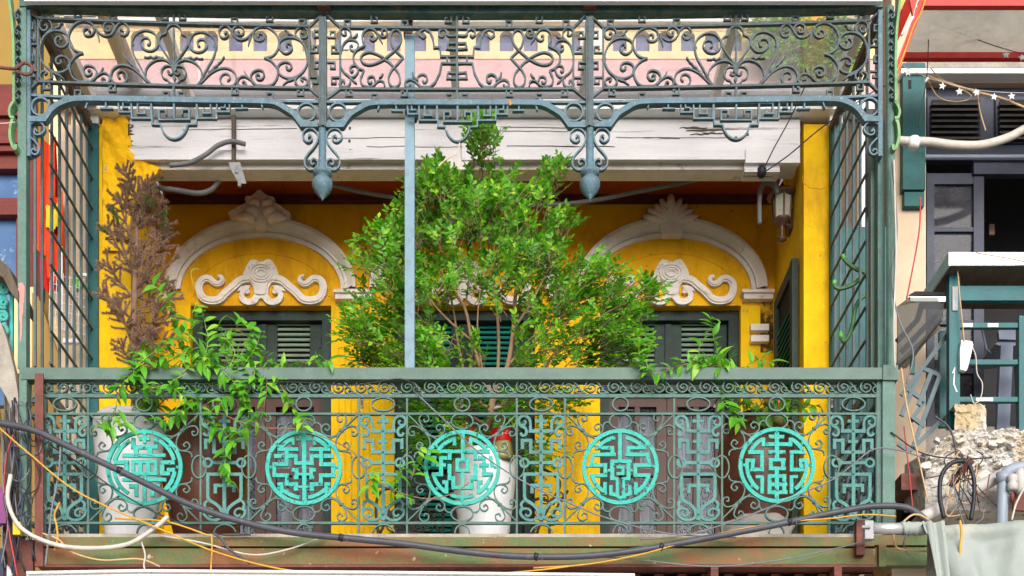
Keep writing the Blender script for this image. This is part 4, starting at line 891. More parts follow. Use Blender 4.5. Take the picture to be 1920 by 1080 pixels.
# ================================================================== BOTTLES
def txt(s, size, shear=.35):
    cu = bpy.data.curves.new('t','FONT'); cu.body = s; cu.size = size; cu.shear = shear; cu.align_x = 'CENTER'; cu.align_y = 'CENTER'; cu.resolution_u = 3
    ob = bpy.data.objects.new('t', cu); C.objects.link(ob); dg = bpy.context.evaluated_depsgraph_get(); me = bpy.data.meshes.new_from_object(ob.evaluated_get(dg))
    vs = [v.co.copy() for v in me.vertices]; fs = [tuple(p.vertices) for p in me.polygons]
    bpy.data.objects.remove(ob); bpy.data.meshes.remove(me); return vs, fs
def bottle(u, vbase, y, label, tilt, hpx=112, liq=.35, rot=0.0):
    k = y/F; h = hpx*k; r = 20*k
    b = T('soda_bottle', label, 'bottle', P(u,vbase,y), 'soda bottles stuck in the pots'); b.rotation_euler = (0, R(tilt), 0)
    c = WP[b]
    def lp(prof, nm, m, par=b, sm=True): return MB().lathe(c, [(a,z) for a,z in prof], 22).build(nm, m, par, sm)
    lp([(r*.7,0),(r*.95,h*.03),(r,h*.08),(r,h*.30),(r*.93,h*.34),(r*.93,h*.58),(r,h*.62),(r*.9,h*.70),(r*.55,h*.85),(r*.36,h*.92),(r*.36,h*.97),(r*.30,h*.97)],'glass_body',M['bottle'])
    lp([(r*.66,h*.01),(r*.92,h*.04),(r*.96,h*.09),(r*.96,h*.29),(r*.9,h*.33),(r*.9,h*liq),(.001,h*liq)],'contents',M['liquid'])
    lp([(r*.40,h*.955),(r*.42,h*.96),(r*.42,h*1.0),(r*.38,h*1.005)],'cap',M['labelwhite'])
    lb = lp([(r*.94,h*.345),(r*.955,h*.35),(r*.955,h*.575),(r*.94,h*.58)],'label_band',M['labelred'])
    vs, fs = txt('Coca-Cola', r*.46, .4)
    R_ = r*.965; m2 = MB()
    for p in vs:
        a_ = -math.pi/2+p.x/R_+rot; m2.v.append(c+Vector((R_*math.cos(a_), R_*math.sin(a_), h*.465+p.y+p.x*.22)))
    m2.f = fs; m2.build('label_lettering', M['labelwhite'], lb, fix=False)
    return b
bottle(944,868,7.30,'soda bottle with red label leaning at the right rim of the middle pot',-6,104,.42,.25)
bottle(871,868,7.34,'soda bottle with red label upright behind the middle medallion',0,104,.30,-.2)
bottle(1449,805,7.36,'upended soda bottle with red label on the right brown jar',3,96,.33,.1)
# ================================================================== CENTRAL SHRUB
rnd = random.Random(21)
sh = T('potted_shrub', 'large bushy green shrub with tan stems growing from the middle white pot', 'shrub', P(905,862,7.42))
def limb(pts, r0, r1, name='branch', m='bark', parent=sh, n=6):
    pp = cr([P(*p) for p in pts],4); L = len(pp); return MB().tube(pp, [r0+(r1-r0)*i/(L-1) for i in range(L)], n).build(name, M[m], parent, True)
limbs = [([(905,868,7.42),(915,800,7.42),(925,740,7.42)],.026,.022),([(925,745,7.42),(905,700,7.45),(885,640,7.5),(872,580,7.5),(845,540,7.5)],.016,.008),
 ([(925,745,7.42),(950,690,7.4),(962,620,7.4),(968,540,7.45),(985,470,7.45),(1010,420,7.5)],.018,.006),([(918,790,7.42),(960,740,7.35),(1010,700,7.3),(1060,640,7.3),(1130,600,7.3)],.014,.005),
 ([(920,770,7.42),(880,730,7.5),(860,650,7.55),(850,580,7.6),(830,500,7.6)],.012,.005),([(928,740,7.42),(935,660,7.5),(930,560,7.5),(915,450,7.5),(905,340,7.5),(905,262,7.5)],.013,.003),
 ([(915,800,7.42),(850,760,7.4),(780,700,7.35),(720,650,7.3),(650,615,7.3)],.012,.004),([(962,620,7.4),(1000,560,7.35),(1040,480,7.35),(1060,430,7.35)],.009,.003),
 ([(885,640,7.5),(830,590,7.4),(770,520,7.4),(720,470,7.4)],.009,.003),([(905,420,7.5),(850,380,7.45),(800,345,7.45),(765,345,7.45)],.007,.003),([(930,560,7.5),(980,480,7.5),(1010,400,7.5),(1050,345,7.5)],.007,.003),
 ([(1060,640,7.3),(1130,590,7.25),(1200,560,7.25),(1235,555,7.25)],.006,.002),([(872,580,7.5),(880,500,7.55),(870,430,7.55)],.007,.003),([(905,700,7.45),(895,620,7.35),(900,540,7.3)],.008,.003),
 ([(950,690,7.4),(990,640,7.4),(1040,600,7.4),(1080,540,7.4)],.008,.003),([(850,760,7.4),(800,740,7.45),(760,690,7.45)],.006,.003)]
for p,a_,b_ in limbs: limb(p,a_,b_)
def leaflet(mb, p, d, nrm, L, W):
    d = d.normalized(); s_ = d.cross(nrm)
    if s_.length < 1e-4: s_ = d.orthogonal()
    s_.normalize(); nn = s_.cross(d).normalized(); k = len(mb.v)
    mb.v += [p, p+d*L*.45+s_*W*.5+nn*W*.14, p+d*L*.55-nn*W*.06, p+d*L*.45-s_*W*.5+nn*W*.14, p+d*L-nn*L*.10, p+d*L*.8+s_*W*.34+nn*W*.05, p+d*L*.8-s_*W*.34+nn*W*.05]
    mb.f += [(k,k+2,k+1),(k,k+3,k+2),(k+1,k+2,k+4,k+5),(k+3,k+6,k+4,k+2)]
def spray(mb, p, d, up, L=.11, n=7, ll=.034, lw=.019, tw=None):
    d = d.normalized(); side = d.cross(up)
    if side.length < 1e-3: side = d.orthogonal()
    side.normalize(); nn = side.cross(d).normalized(); q = p.copy(); step = L/n
    for i in range(n):
        q = q+d*step-Vector((0,0,.004*i/n)); s_ = 1 if i % 2 else -1
        dd = d*.55+side*s_*.85+Vector((rnd.uniform(-.25,.25),rnd.uniform(-.25,.25),rnd.uniform(-.3,.2)))
        leaflet(mb, q, dd, nn+Vector((rnd.uniform(-.4,.4),rnd.uniform(-.4,.2),rnd.uniform(-.3,.3))), ll*rnd.uniform(.55,1.45), lw*rnd.uniform(.65,1.35))
    leaflet(mb, q, d, nn, ll*1.1, lw)
    if tw is not None: tw.tube([p-d*.03,p+d*L*.5,q], [.0022,.0018,.001], 4, False)
BL = [(905,285,20,38,5),(900,262,10,18,3),(850,345,70,30,9),(800,360,45,28,6),(770,400,26,50,6),(900,380,60,40,8),(955,365,45,28,6),(1040,345,22,24,4),(1000,375,36,18,3),(850,420,70,40,9),(930,440,70,50,11),(1000,460,55,40,8),(1060,435,22,18,3),(760,470,62,42,10),(700,480,42,34,6),(820,500,80,40,7),(920,500,80,34,6),(1020,510,80,40,10),(1075,530,40,30,5),
 (1130,520,20,28,3),(740,545,90,40,11),(660,610,34,26,4),(710,620,70,40,9),(780,600,60,50,7),(850,555,50,24,3),(950,560,60,26,3),(1040,570,70,36,9),(1110,580,70,40,10),(1180,565,44,34,6),(1222,560,16,12,2),(1080,630,90,45,12),(1150,630,60,40,9),(1000,630,50,36,4),(860,680,50,22,2),(790,665,80,32,9),(720,670,45,26,5),(920,680,40,16,1),(1000,680,60,24,4),(1100,680,70,24,7),(1170,660,36,22,4),
 (830,740,80,40,10),(900,770,60,30,5),(800,800,50,40,6),(860,830,40,26,4),(1000,750,60,30,6),(960,790,30,30,3),(1040,760,40,26,4),(1000,830,40,36,4),(790,700,60,30,6),(690,660,26,20,2)]
crown = MB(); tw = MB()
for (cu,cv,ru,rv,n) in BL:
    cu = 915+(cu-915)*.965; ru *= .965
    for _ in range(int(n*1.85)):
        a_ = rnd.uniform(0,6.283); rr = math.sqrt(rnd.random()); cl = (cu+ru*rr*math.cos(a_), cv+rv*rr*math.sin(a_)); yy = 7.42+rnd.uniform(-.26,.24)
        cpnt = P(*cl,yy); base = (cpnt-P(905,720,7.45)); base.z += .15; base.normalize()
        for _j in range(rnd.randint(4,7)):
            d = (base*1.0+Vector((rnd.uniform(-1,1),rnd.uniform(-1.1,.7),rnd.uniform(-.6,.9)))).normalized()
            spray(crown, cpnt+Vector((rnd.uniform(-.05,.05),rnd.uniform(-.05,.05),rnd.uniform(-.05,.05))), d, Vector((rnd.uniform(-.4,.4),-.6,.8)), rnd.uniform(.07,.12), rnd.randint(5,7), .036, .021, tw)
crown.build('crown', M['leaf'], sh, True, 'dense green compound leaves', 'stuff', fix=False)
tw.build('twigs', M['bark'], sh, True, None, 'stuff', fix=False)
# ================================================================== DEAD FIR
rnd = random.Random(5)
fir = T('dead_fir', 'dead brown fir tree with a few green tips at the left pillar', 'fir tree', P(385,786,7.6))
def firtube(pts, r0, r1, nm='branch'):
    L = len(pts); MB().tube(pts, [r0+(r1-r0)*i/(L-1) for i in range(L)], 6).build(nm, M['deadbark'], fir, True)
yt = 7.62
trunk = cr([P(300,790,7.6),P(262,720,yt),P(250,650,yt),P(252,560,yt),P(256,470,yt),P(258,400,yt),P(262,345,yt)],6); firtube(trunk, .034, .009, 'trunk')
nd = MB(); gn = MB()
def twig(p, d, L, green=False, fat=1.0):
    d = d.normalized(); n = max(6,int(L/.0038)); q = p.copy(); pts = [p.copy()]
    o1 = d.orthogonal().normalized(); o2 = d.cross(o1); mb = gn if green else nd
    for i in range(n):
        d = (d+Vector((rnd.uniform(-.03,.03),rnd.uniform(-.03,.03),rnd.uniform(-.02,.03)))).normalized(); q = q+d*(L/n); pts.append(q.copy())
        for _ in range(7):
            a_ = rnd.uniform(0,6.283); nd_ = (o1*math.cos(a_)+o2*math.sin(a_))*.9+d*.7; nd_.normalize(); l = rnd.uniform(.013,.023)*fat
            s_ = nd_.cross(Vector((rnd.uniform(-1,1),rnd.uniform(-1,1),rnd.uniform(-1,1)))).normalized()*.0019; k = len(mb.v)
            mb.v += [q-s_, q+s_, q+nd_*l]; mb.f.append((k,k+1,k+2))
    return pts
tw2 = MB()
def bough(p, d, L, lvl, green=0.0):
    pts = twig(p, d, L, rnd.random() < green*.3, 1.0); m = len(pts)
    tw2.tube(pts[::4]+[pts[-1]], [.0065*(1-.6*i/(len(pts[::4]))) for i in range(len(pts[::4])+1)] if lvl == 0 else .0045, 5, False)
    if lvl < 2:
        side = d.cross(Vector((0,1,0)))
        if side.length < .01: side = Vector((1,0,0))
        side.normalize()
        for i in range(4, m-2, max(5, m//(5 if lvl == 0 else 2))):
            for s_ in (-1,1):
                if rnd.random() < (.25 if lvl == 0 else .6): continue
                dd = (pts[i]-pts[i-1]).normalized()*.75+side*s_*.75+Vector((rnd.uniform(-.2,.2),rnd.uniform(-.6,.4),rnd.uniform(-.05,.3)))
                l = (L*.28+.045)*(1-.4*i/m)*rnd.uniform(.7,1.2)*(1 if lvl == 0 else .7)
                if l > .035: bough(pts[i], dd, l, lvl+1, green)
spec = [(.96,20),(.92,160),(.88,260),(.84,10),(.80,190),(.75,330),(.70,170),(.65,30),(.60,200),(.55,340),(.50,170),(.45,20),(.40,190),(.34,350)]
for i,(t,az) in enumerate(spec):
    idx = int((1-t)*0+t*(len(trunk)-1)); p = trunk[idx]; L = (.11+.36*(1-t)**.6)*rnd.uniform(.8,1.15)
    el = R(28+28*t); dx = math.cos(R(az))
    d = Vector((dx*math.cos(el)*(1.0 if dx > 0 else .85), math.sin(R(az))*math.cos(el)*.6-.12, math.sin(el)))
    bough(p, d, L, 0, .55 if t > .7 else 0.05)
for (u0,v0,u1,v1) in ((250,650,215,560),(250,600,190,560),(255,560,345,500),(255,640,330,590),(255,520,205,430),(258,470,200,420),(258,500,330,440),(256,600,300,660),(255,680,330,640),(252,690,222,640),(260,430,318,390)):
    a_ = P(u0,v0,yt); b_ = P(u1,v1,yt-.08+rnd.uniform(-.12,.1)); bough(a_, b_-a_, (b_-a_).length, 0, .05)
for (u,v,du,dv) in ((282,392,14,-20),(296,405,16,-8),(272,385,10,-26),(215,405,-10,-25),(205,440,-14,-10),(300,425,14,-4),(222,420,-6,-26)):
    for _ in range(3): twig(P(u,v,yt-.1), Vector((du/22+rnd.uniform(-.4,.4),-.3,-dv/22+rnd.uniform(-.3,.3))), .055, True, 1.1)
tw2.build('boughs', M['deadbark'], fir, True, None, 'stuff', fix=False); nd.build('needles', M['needle'], fir, False, 'dry brown needles', 'stuff', fix=False); gn.build('green_needles', M['newneedle'], fir, False, 'needles still green', 'stuff', fix=False)
# ================================================================== VINES (each leaf its own part)
def leaf_mesh(L, W, bend):
    mb = MB(); rows = []
    for i in range(7):
        t = i/6; w_ = W*math.sin(math.pi*min(1,(t*.96+.02))**.8)*.5; z = -bend*t*t*L
        rows.append([(-w_, t*L, z+w_*.35),(0, t*L, z),(w_, t*L, z+w_*.35)])
    mb.strip(rows); me = bpy.data.meshes.new('vine_leaf'); me.from_pydata([tuple(p) for p in mb.v], [], mb.f); me.update()
    me.polygons.foreach_set('use_smooth', [True]*len(me.polygons)); me.materials.append(M['vine']); return me
LM = [leaf_mesh(.090,.038,.35),leaf_mesh(.074,.034,.15),leaf_mesh(.055,.027,.3),leaf_mesh(.102,.040,.5)]
def vine(root, stems, rnd, step=(.022,.04), dens=1.0):
    for pts, m_, rad in stems:
        pp = cr([P(*p) for p in pts],8); MB().tube(pp, [rad*(1-.5*i/len(pp)) for i in range(len(pp))], 5).build('stem', M[m_], root, True)
        acc = 0; nxt = .03
        for i in range(1,len(pp)):
            acc += (pp[i]-pp[i-1]).length
            if acc > nxt:
                nxt = acc+rnd.uniform(*step)/dens; tdir = (pp[i]-pp[i-1]).normalized()
                ax = tdir.orthogonal().normalized(); ax = Matrix.Rotation(rnd.uniform(0,6.28),3,tdir) @ ax
                for s_ in (-1,1):
                    if rnd.random() < .12: continue
                    d = (ax*s_+tdir*.45+Vector((0,-.35,-.15))+Vector((rnd.uniform(-.4,.4),rnd.uniform(-.3,.3),rnd.uniform(-.4,.4)))).normalized()
                    up = (Vector((rnd.uniform(-.5,.5),-.7,.7)))
                    xv = d.cross(up).normalized(); zv = xv.cross(d).normalized(); sc = rnd.uniform(.7,1.15)
                    o = bpy.data.objects.new('leaf', LM[rnd.choice((0,0,1,1,2,3))]); C.objects.link(o); o.parent = root
                    o.matrix_local = Matrix.Translation(pp[i]-WP[root]) @ Matrix(((xv.x,d.x,zv.x),(xv.y,d.y,zv.y),(xv.z,d.z,zv.z))).to_4x4() @ Matrix.Scale(sc,4)
rv = random.Random(11)
v1 = T('leafy_vine', 'bright green vine spilling from the left white pot over the railing', 'vine', P(243,800,7.4))
k1 = lambda L,y0,y1: [(u,v,y0+(y1-y0)*i/(len(L)-1)) for i,(u,v) in enumerate(L)]
stems1 = [(k1([(250,800),(300,740),(330,700),(350,650),(365,600),(372,570)],7.35,7.2),'greenstem',.004),(k1([(250,800),(270,740),(290,690),(275,660),(250,665)],7.35,6.92),'stem',.004),(k1([(260,800),(310,730),(360,690),(400,660),(430,640),(450,600)],7.3,7.1),'stem',.004),
 (k1([(270,790),(340,720),(400,690),(450,670),(480,660),(520,685),(550,690),(590,675),(618,676)],7.3,6.95),'stem',.0035),(k1([(300,740),(330,700),(310,680),(290,680),(260,690)],7.1,6.9),'greenstem',.0035),(k1([(330,700),(350,720),(370,760),(390,790),(420,810),(440,830)],7.1,6.92),'stem',.0035),
 (k1([(360,700),(350,660),(340,640),(330,600),(320,570),(300,545),(285,533)],7.1,7.1),'greenstem',.0025),(k1([(420,690),(450,700),(460,740),(465,790),(440,820),(425,850),(422,880),(435,905)],7.0,6.93),'greenstem',.003),(k1([(450,690),(490,700),(500,720),(495,760),(480,790)],7.0,6.92),'stem',.003),
 (k1([(470,700),(510,700),(530,730),(545,760),(560,780),(570,800)],7.0,6.92),'stem',.003),(k1([(400,700),(380,740),(360,760),(330,780),(300,790)],7.05,6.93),'greenstem',.003),(k1([(380,690),(390,640),(385,610),(380,585)],7.15,7.1),'greenstem',.003),(k1([(290,690),(250,700),(225,730),(215,780)],6.95,6.9),'stem',.003),
 (k1([(215,780),(200,785),(190,800),(215,800),(240,790)],6.95,6.92),'greenstem',.0025),(k1([(440,680),(460,650),(470,620),(455,600)],7.1,7.0),'greenstem',.0025),(k1([(460,680),(480,650),(490,620)],7.05,7.0),'greenstem',.0025),(k1([(310,700),(300,660),(320,640),(350,620)],7.0,6.95),'greenstem',.003),
 (k1([(340,700),(380,670),(410,690),(440,720),(450,750)],6.95,6.9),'greenstem',.003),(k1([(270,680),(250,700),(270,720),(300,730)],6.93,6.9),'greenstem',.003),(k1([(480,680),(470,720),(430,740),(410,760)],6.95,6.9),'greenstem',.003),(k1([(350,700),(320,720),(350,750),(340,770)],6.93,6.9),'greenstem',.003),(k1([(430,690),(440,660),(420,630),(410,610)],7.0,6.95),'greenstem',.003),(k1([(250,690),(290,660),(310,670)],6.93,6.9),'greenstem',.003),(k1([(330,660),(360,670),(390,690)],6.95,6.92),'greenstem',.003)]
vine(v1, stems1, rv, (.016,.030))
tend = MB().tube(cr([P(u,v,6.95) for u,v in ((360,590),(370,560),(362,530),(358,512),(364,504),(374,505))],6), .0018, 4).build('tendril', M['greenstem'], v1, True)
run = MB().tube(cr([P(u,v,6.925) for u,v in ((400,770),(480,800),(560,805),(620,825),(665,850),(690,890),(740,920),(800,935),(850,925),(880,905))],8), .0032, 5).build('runner', M['stem'], v1, True)
vine(v1, [(k1([(690,890),(700,885),(695,910)],6.92,6.9),'greenstem',.002),(k1([(700,900),(740,905),(755,880),(758,870)],6.92,6.9),'greenstem',.002),(k1([(720,925),(745,930),(770,935)],6.92,6.9),'greenstem',.002),(k1([(770,900),(780,880),(800,850)],6.92,6.95),'stem',.002)], rv, (.02,.035))
rv = random.Random(14)
v2 = T('young_vine', 'slender young vine rising from the right brown jar through the handrail', 'vine', P(1418,795,7.45))
stems2 = [(k1([(1410,795),(1390,740),(1360,700),(1345,660),(1335,620),(1332,598)],7.4,7.0),'greenstem',.0035),(k1([(1415,795),(1400,740),(1385,700),(1370,680),(1350,670)],7.4,6.95),'greenstem',.0035),(k1([(1380,720),(1400,690),(1420,675),(1445,680)],7.1,7.0),'greenstem',.003),(k1([(1360,700),(1330,680),(1310,660),(1318,640)],7.0,6.95),'greenstem',.003),
 (k1([(1400,740),(1370,730),(1350,745),(1365,765)],7.2,6.95),'greenstem',.003),(k1([(1420,770),(1440,740),(1470,745),(1490,750)],7.3,7.1),'stem',.003),(k1([(1385,700),(1340,685),(1290,682),(1250,695),(1225,705)],6.98,6.92),'stem',.004),(k1([(1225,705),(1205,690),(1198,660),(1200,632)],6.93,6.93),'greenstem',.0025),
 (k1([(1225,705),(1215,690),(1212,675)],6.92,6.9),'greenstem',.003),(k1([(1400,790),(1440,775),(1480,770),(1535,760)],7.3,7.05),'stem',.003),(k1([(1390,740),(1375,770),(1385,790)],7.1,6.95),'greenstem',.003)]
vine(v2, stems2, rv, (.017,.03))
# plants on the upper floor, seen through the canopy
rnd = random.Random(9); us = T('upper_shrub', 'trailing shrub on the upper floor seen through the canopy at the right', 'shrub', P(1510,40,8.0))
uc = MB(); ut = MB()
for (cu,cv,ru,rv_,n) in ((1450,60,30,40,26),(1490,95,40,34,34),(1540,110,36,30,26),(1580,60,30,40,30),(1530,55,60,40,30),(1430,40,30,26,16),(1600,90,16,36,14)):
    for _ in range(n):
        p = P(cu+ru*rnd.uniform(-1,1), cv+rv_*rnd.uniform(-1,1), 8.0+rnd.uniform(-.05,.1))
        for _j in range(2): spray(uc, p, Vector((rnd.uniform(-1,1),-.5,rnd.uniform(-1.2,.3))), Vector((0,-.6,.8)), .10, 6, .034, .019, ut)
uc.build('crown', M['leaf'], us, True, None, 'stuff', fix=False); ut.build('twigs', M['bark'], us, True, None, 'stuff', fix=False)
# ================================================================== WALL LANTERN
ln = T('wall_lantern', 'old copper lantern with frosted panes on the right pillar', 'lantern', P(1497,420,8.3), None)
yl = 8.28; kk = yl/F
def lz(v): return P(0,v,yl).z
cxl = X(1466,yl)
lc = Vector((cxl,yl,0))
MB().lathe(lc,[(27*kk,lz(370)),(28*kk,lz(368)),(24*kk,lz(362)),(14*kk,lz(357)),(5*kk,lz(353)),(3*kk,lz(349)),(4*kk,lz(347)),(1.5*kk,lz(344)),(.6*kk,lz(340))],18).build('lantern_cap', M['copper'], ln, True)
cage = MB()
for i in range(6):
    a_ = R(30+60*i); t_ = Vector((math.cos(a_),math.sin(a_),0)); cage.tube([lc+t_*18.5*kk+Vector((0,0,lz(369))), lc+t_*15.5*kk+Vector((0,0,lz(413)))], 1.9*kk, 6)
cg = cage.build('cage', M['copper'], ln)
for v,r in ((370,19.5),(413,17)): MB().lathe(lc+Vector((0,0,lz(v)-.006)),[(r*kk,0),(r*kk*1.06,.006),(r*kk,.012)],6).build('cage_ring', M['copper'], cg)
for i in range(6):
    a0,a1 = R(30+60*i),R(90+60*i); q = [lc+Vector((math.cos(x)*r*kk,math.sin(x)*r*kk,lz(v))) for x,r,v in ((a0,17.6,371),(a1,17.6,371),(a1,14.8,412),(a0,14.8,412))]
    MB().prism(q, Vector((math.cos((a0+a1)/2),math.sin((a0+a1)/2),0))*-.002).build('pane', M['frost'], cg)
    mid = (q[0]+q[1]+q[2]+q[3])/4; outw = Vector((math.cos((a0+a1)/2),math.sin((a0+a1)/2),0))*.0025; sx = (q[1]-q[0]).normalized()
    for dz in (.035,-.035): MB().prism([mid+outw+sx*x*.010+Vector((0,0,dz+z*.016)) for x,z in ((0,1),(1,0),(.3,-.2),(0,-1),(-.3,-.2),(-1,0))], outw*.4).build('pane_motif', M['motifglass'], cg)
MB().lathe(lc,[(1*kk,lz(456)),(3*kk,lz(453)),(8.5*kk,lz(450)),(8.5*kk,lz(447)),(4*kk,lz(445)),(3.5*kk,lz(442)),(4.5*kk,lz(440)),(3.5*kk,lz(437)),(4.5*kk,lz(434)),(3.5*kk,lz(431)),(4.5*kk,lz(428)),(4*kk,lz(425)),(9*kk,lz(422)),(15*kk,lz(416)),(17*kk,lz(413))],16).build('lantern_base', M['copper'], ln, True)
MB().tube(cr([lc+Vector((8*kk,0,lz(420))),lc+Vector((20*kk,.02,lz(424))),lc+Vector((30*kk,.05,lz(420))),Vector((XR-.012,yl+.08,lz(410)))],5), 3.4*kk, 8).build('bracket_arm', M['copper'], ln, True)
MB().tube(cr([lc+Vector((20*kk,0,lz(392))),lc+Vector((28*kk,.03,lz(396))),Vector((XR-.012,yl+.08,lz(403)))],4), 2.4*kk, 6).build('bracket_arm', M['copper'], ln, True)
MB().tube([Vector((XR-.022,yl+.08,lz(410))),Vector((XR-.001,yl+.08,lz(410)))], .075*.9, 16).build('wall_plate', M['copper'], ln, True)
# ceiling fitting and conduit loop by the lantern
cf = T('cable_fitting', 'black cable fitting hanging below the right end of the beam', 'fitting', P(1428,322,7.98))
MB().lathe(P(1428,332,7.98),[(.02,0),(.03,.02),(.034,.045),(.026,.06),(.012,.07)],10).build('socket', M['black'], cf, True)
MB().tube(cr([P(u,v,8.2) for u,v in ((1424,420),(1424,375),(1428,350),(1440,344),(1452,350),(1458,362),(1448,330),(1444,322))],6), .016, 8).build('conduit_loop', M['conduit'], cf, True)
# open shutter on the right pillar
osh = T('open_shutter', 'open green louvred shutter folded back against the right side wall', 'shutter', (2.03,8.35,FL))
z0,z1 = FL+.02, P(0,487,8.12).z
xs0 = 2.022
f = MB(); f.box((xs0-.02,8.10,z0),(xs0+.02,8.17,z1)); f.box((xs0-.02,8.56,z0),(xs0+.02,8.63,z1-.02)); f.box((xs0-.018,8.17,z1-.09),(xs0+.018,8.56,z1-.005)); f.box((xs0-.018,8.17,z0),(xs0+.018,8.56,z0+.1)); f.build('shutter_frame', M['doorgreen'], osh)
pr_ = None
for i in range(40):
    z = z0+.12+i*.046
    if z > z1-.12: break
    if pr_ is None: pr_ = MB().prism([(xs0-.016,8.17,z),(xs0-.012,8.17,z-.006),(xs0+.014,8.17,z+.03),(xs0+.010,8.17,z+.035)],(0,.39,0)).build('louvre_slat', M['tealslat'], osh); zz = z
    else: link_copy(pr_, osh, WP[pr_]+Vector((0,0,z-zz)))
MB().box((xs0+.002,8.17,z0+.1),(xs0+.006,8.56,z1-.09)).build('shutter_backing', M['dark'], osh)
# cactus stems by the right grille
cac = T('column_cactus', 'lanky ribbed cactus leaning through the right side grille', 'cactus', P(1640,900,7.5))
for pts,tip in (([(1645,900),(1640,700),(1636,560),(1630,518),(1606,505),(1588,492),(1579,478)],1),([(1645,880),(1640,660),(1640,540),(1622,518),(1600,533),(1578,541),(1566,538),(1564,526)],1),([(1648,900),(1642,700),(1634,570),(1620,556),(1605,575),(1598,610),(1590,632),(1580,640),(1575,622)],1)):
    pp = cr([P(u,v,7.42) for u,v in pts],7); L = len(pp); MB().tube(pp, .013, 6).build('cactus_stem', M['cactus'], cac, False)
    MB().tube(pp[-5:]+[pp[-1]+(pp[-1]-pp[-2])*.6], [.0125,.0135,.0138,.013,.012,.004], 8).build('growing_tip', M['cactustip'], cac, True)
MB().lathe(P(1640,1000,7.5)+Vector((0,0,-.1)), [(.07,0),(.10,.22),(.105,.24),(.09,.24)], 16).build('cactus_pot', M['jar'], cac, True)
# cafe chair seen through the railing
ch = T('garden_chair', 'dark scrolled iron garden chair behind the railing left of the middle pot', 'chair', P(760,1040,7.75))
for pts in ([(715,1040),(705,960),(712,925),(735,915),(780,912),(815,920),(830,950),(828,1040)],[(712,1000),(735,960),(765,945),(800,955),(825,1000)],[(770,1040),(776,990),(790,950),(805,910),(800,880)],[(745,1040),(742,990),(725,950)]):
    MB().tube(cr([P(u,v,7.75) for u,v in pts],6), .010, 6).build('frame_bar', M['cafe'], ch, True)
for i,(u,v) in enumerate(((735,985),(760,975),(785,985),(748,1005),(775,1005),(800,985),(812,965),(722,960))):
    pp = [P(u+13*(1-j/30)*math.cos(j*.45),v+13*(1-j/30)*math.sin(j*.45),7.74) for j in range(26)]; MB().tube(pp, .0055, 5).build('scroll', M['cafe'], ch, True)
MB().lathe(P(765,1020,7.9), [(.18,0),(.19,.012),(.18,.024)], 20).build('seat', M['cafe'], ch, True)
ch2 = T('garden_table', 'dark scrolled iron table leg behind the railing right of the middle pot', 'table', P(1030,1040,7.75))
for pts in ([(1000,1040),(1010,990),(1035,940),(1050,905),(1020,880),(985,880)],[(1040,1040),(1030,990),(1045,950),(1065,920)],[(985,950),(1010,935),(1040,945)]):
    MB().tube(cr([P(u,v,7.75) for u,v in pts],6), .009, 6).build('frame_bar', M['cafe'], ch2, True)
for (u,v) in ((1010,960),(1035,975),(1000,990),(1022,935),(1050,930)):
    pp = [P(u+11*(1-j/30)*math.cos(j*.45),v+11*(1-j/30)*math.sin(j*.45),7.74) for j in range(26)]; MB().tube(pp, .005, 5).build('scroll', M['cafe'], ch2, True)
# ================================================================== LEFT NEIGHBOUR
nl = T('left_neighbour_house', 'golden walled neighbour house with dark red window timber at the left edge', 'house', (-4.2,8.4,0))
def lpz(mb,name,m,label=None,parent=nl,smooth=False): return mb.build(name,m,parent,smooth,label)
YN = 8.30
lpz(MB().box((-9,YN,0),(-2.66,YN+.4,10)), 'wall', M['gold'])
lpz(MB().pbox(-300,143,60,158,YN-.03,.029),'string_course',M['gold'])
for i,(v0,v1,d) in enumerate(((158,208,.05),(208,216,.09),(216,262,.06),(262,268,.09),(268,276,.07),(276,283,.10),(283,305,.06),(305,316,.09),(371,395,.07),(395,402,.09))): lpz(MB().pbox(-300,v0,62,v1,YN-d,d-.001),'moulding',M['redwood'])
win = lpz(MB().pbox(-300,316,56,640,YN-.02,.019),'window_pane',M['bluecurtain']); lpz(MB().pbox(30,402,38,640,YN-.06,.04),'window_stile',M['redwood'],parent=win)
lpz(MB().pbox(46,170,62,560,YN-.10,.08),'red_stile',M['redwood']); lpz(MB().pbox(56,300,80,560,YN-.04,.03),'red_panel',M['redwood'])
lpz(MB().pbox(40,538,64,700,YN-.14,.03),'cream_board',M['cream']); lpz(MB().pbox(20,560,36,700,YN-.14,.03),'cream_board',M['cream'])
lpz(MB().prism([P(u,v,YN-.16) for u,v in ((60,548),(72,556),(118,690),(140,760),(140,1000),(60,1000))],(0,.02,0)),'tan_board',M['tan'])
for i,(u0,u1,m_) in enumerate(((92,112,'cream'),(113,121,'cream_wall'),(122,132,'gold'),(133,150,'cream_wall'),(151,190,'cream_wall'))): lpz(MB().pbox(u0,200,u1,1000,YN-.05-.01*(i % 2),.04),'wall_board',M[m_])
lpz(MB().box((-2.85,8.02,3),(-2.66,8.30,7.05)),'party_wall',M['cream_wall'])
lpz(MB().pbox(1583,430,1665,1000,8.0,.02),'teal_board',M['teal_paint']) if False else None
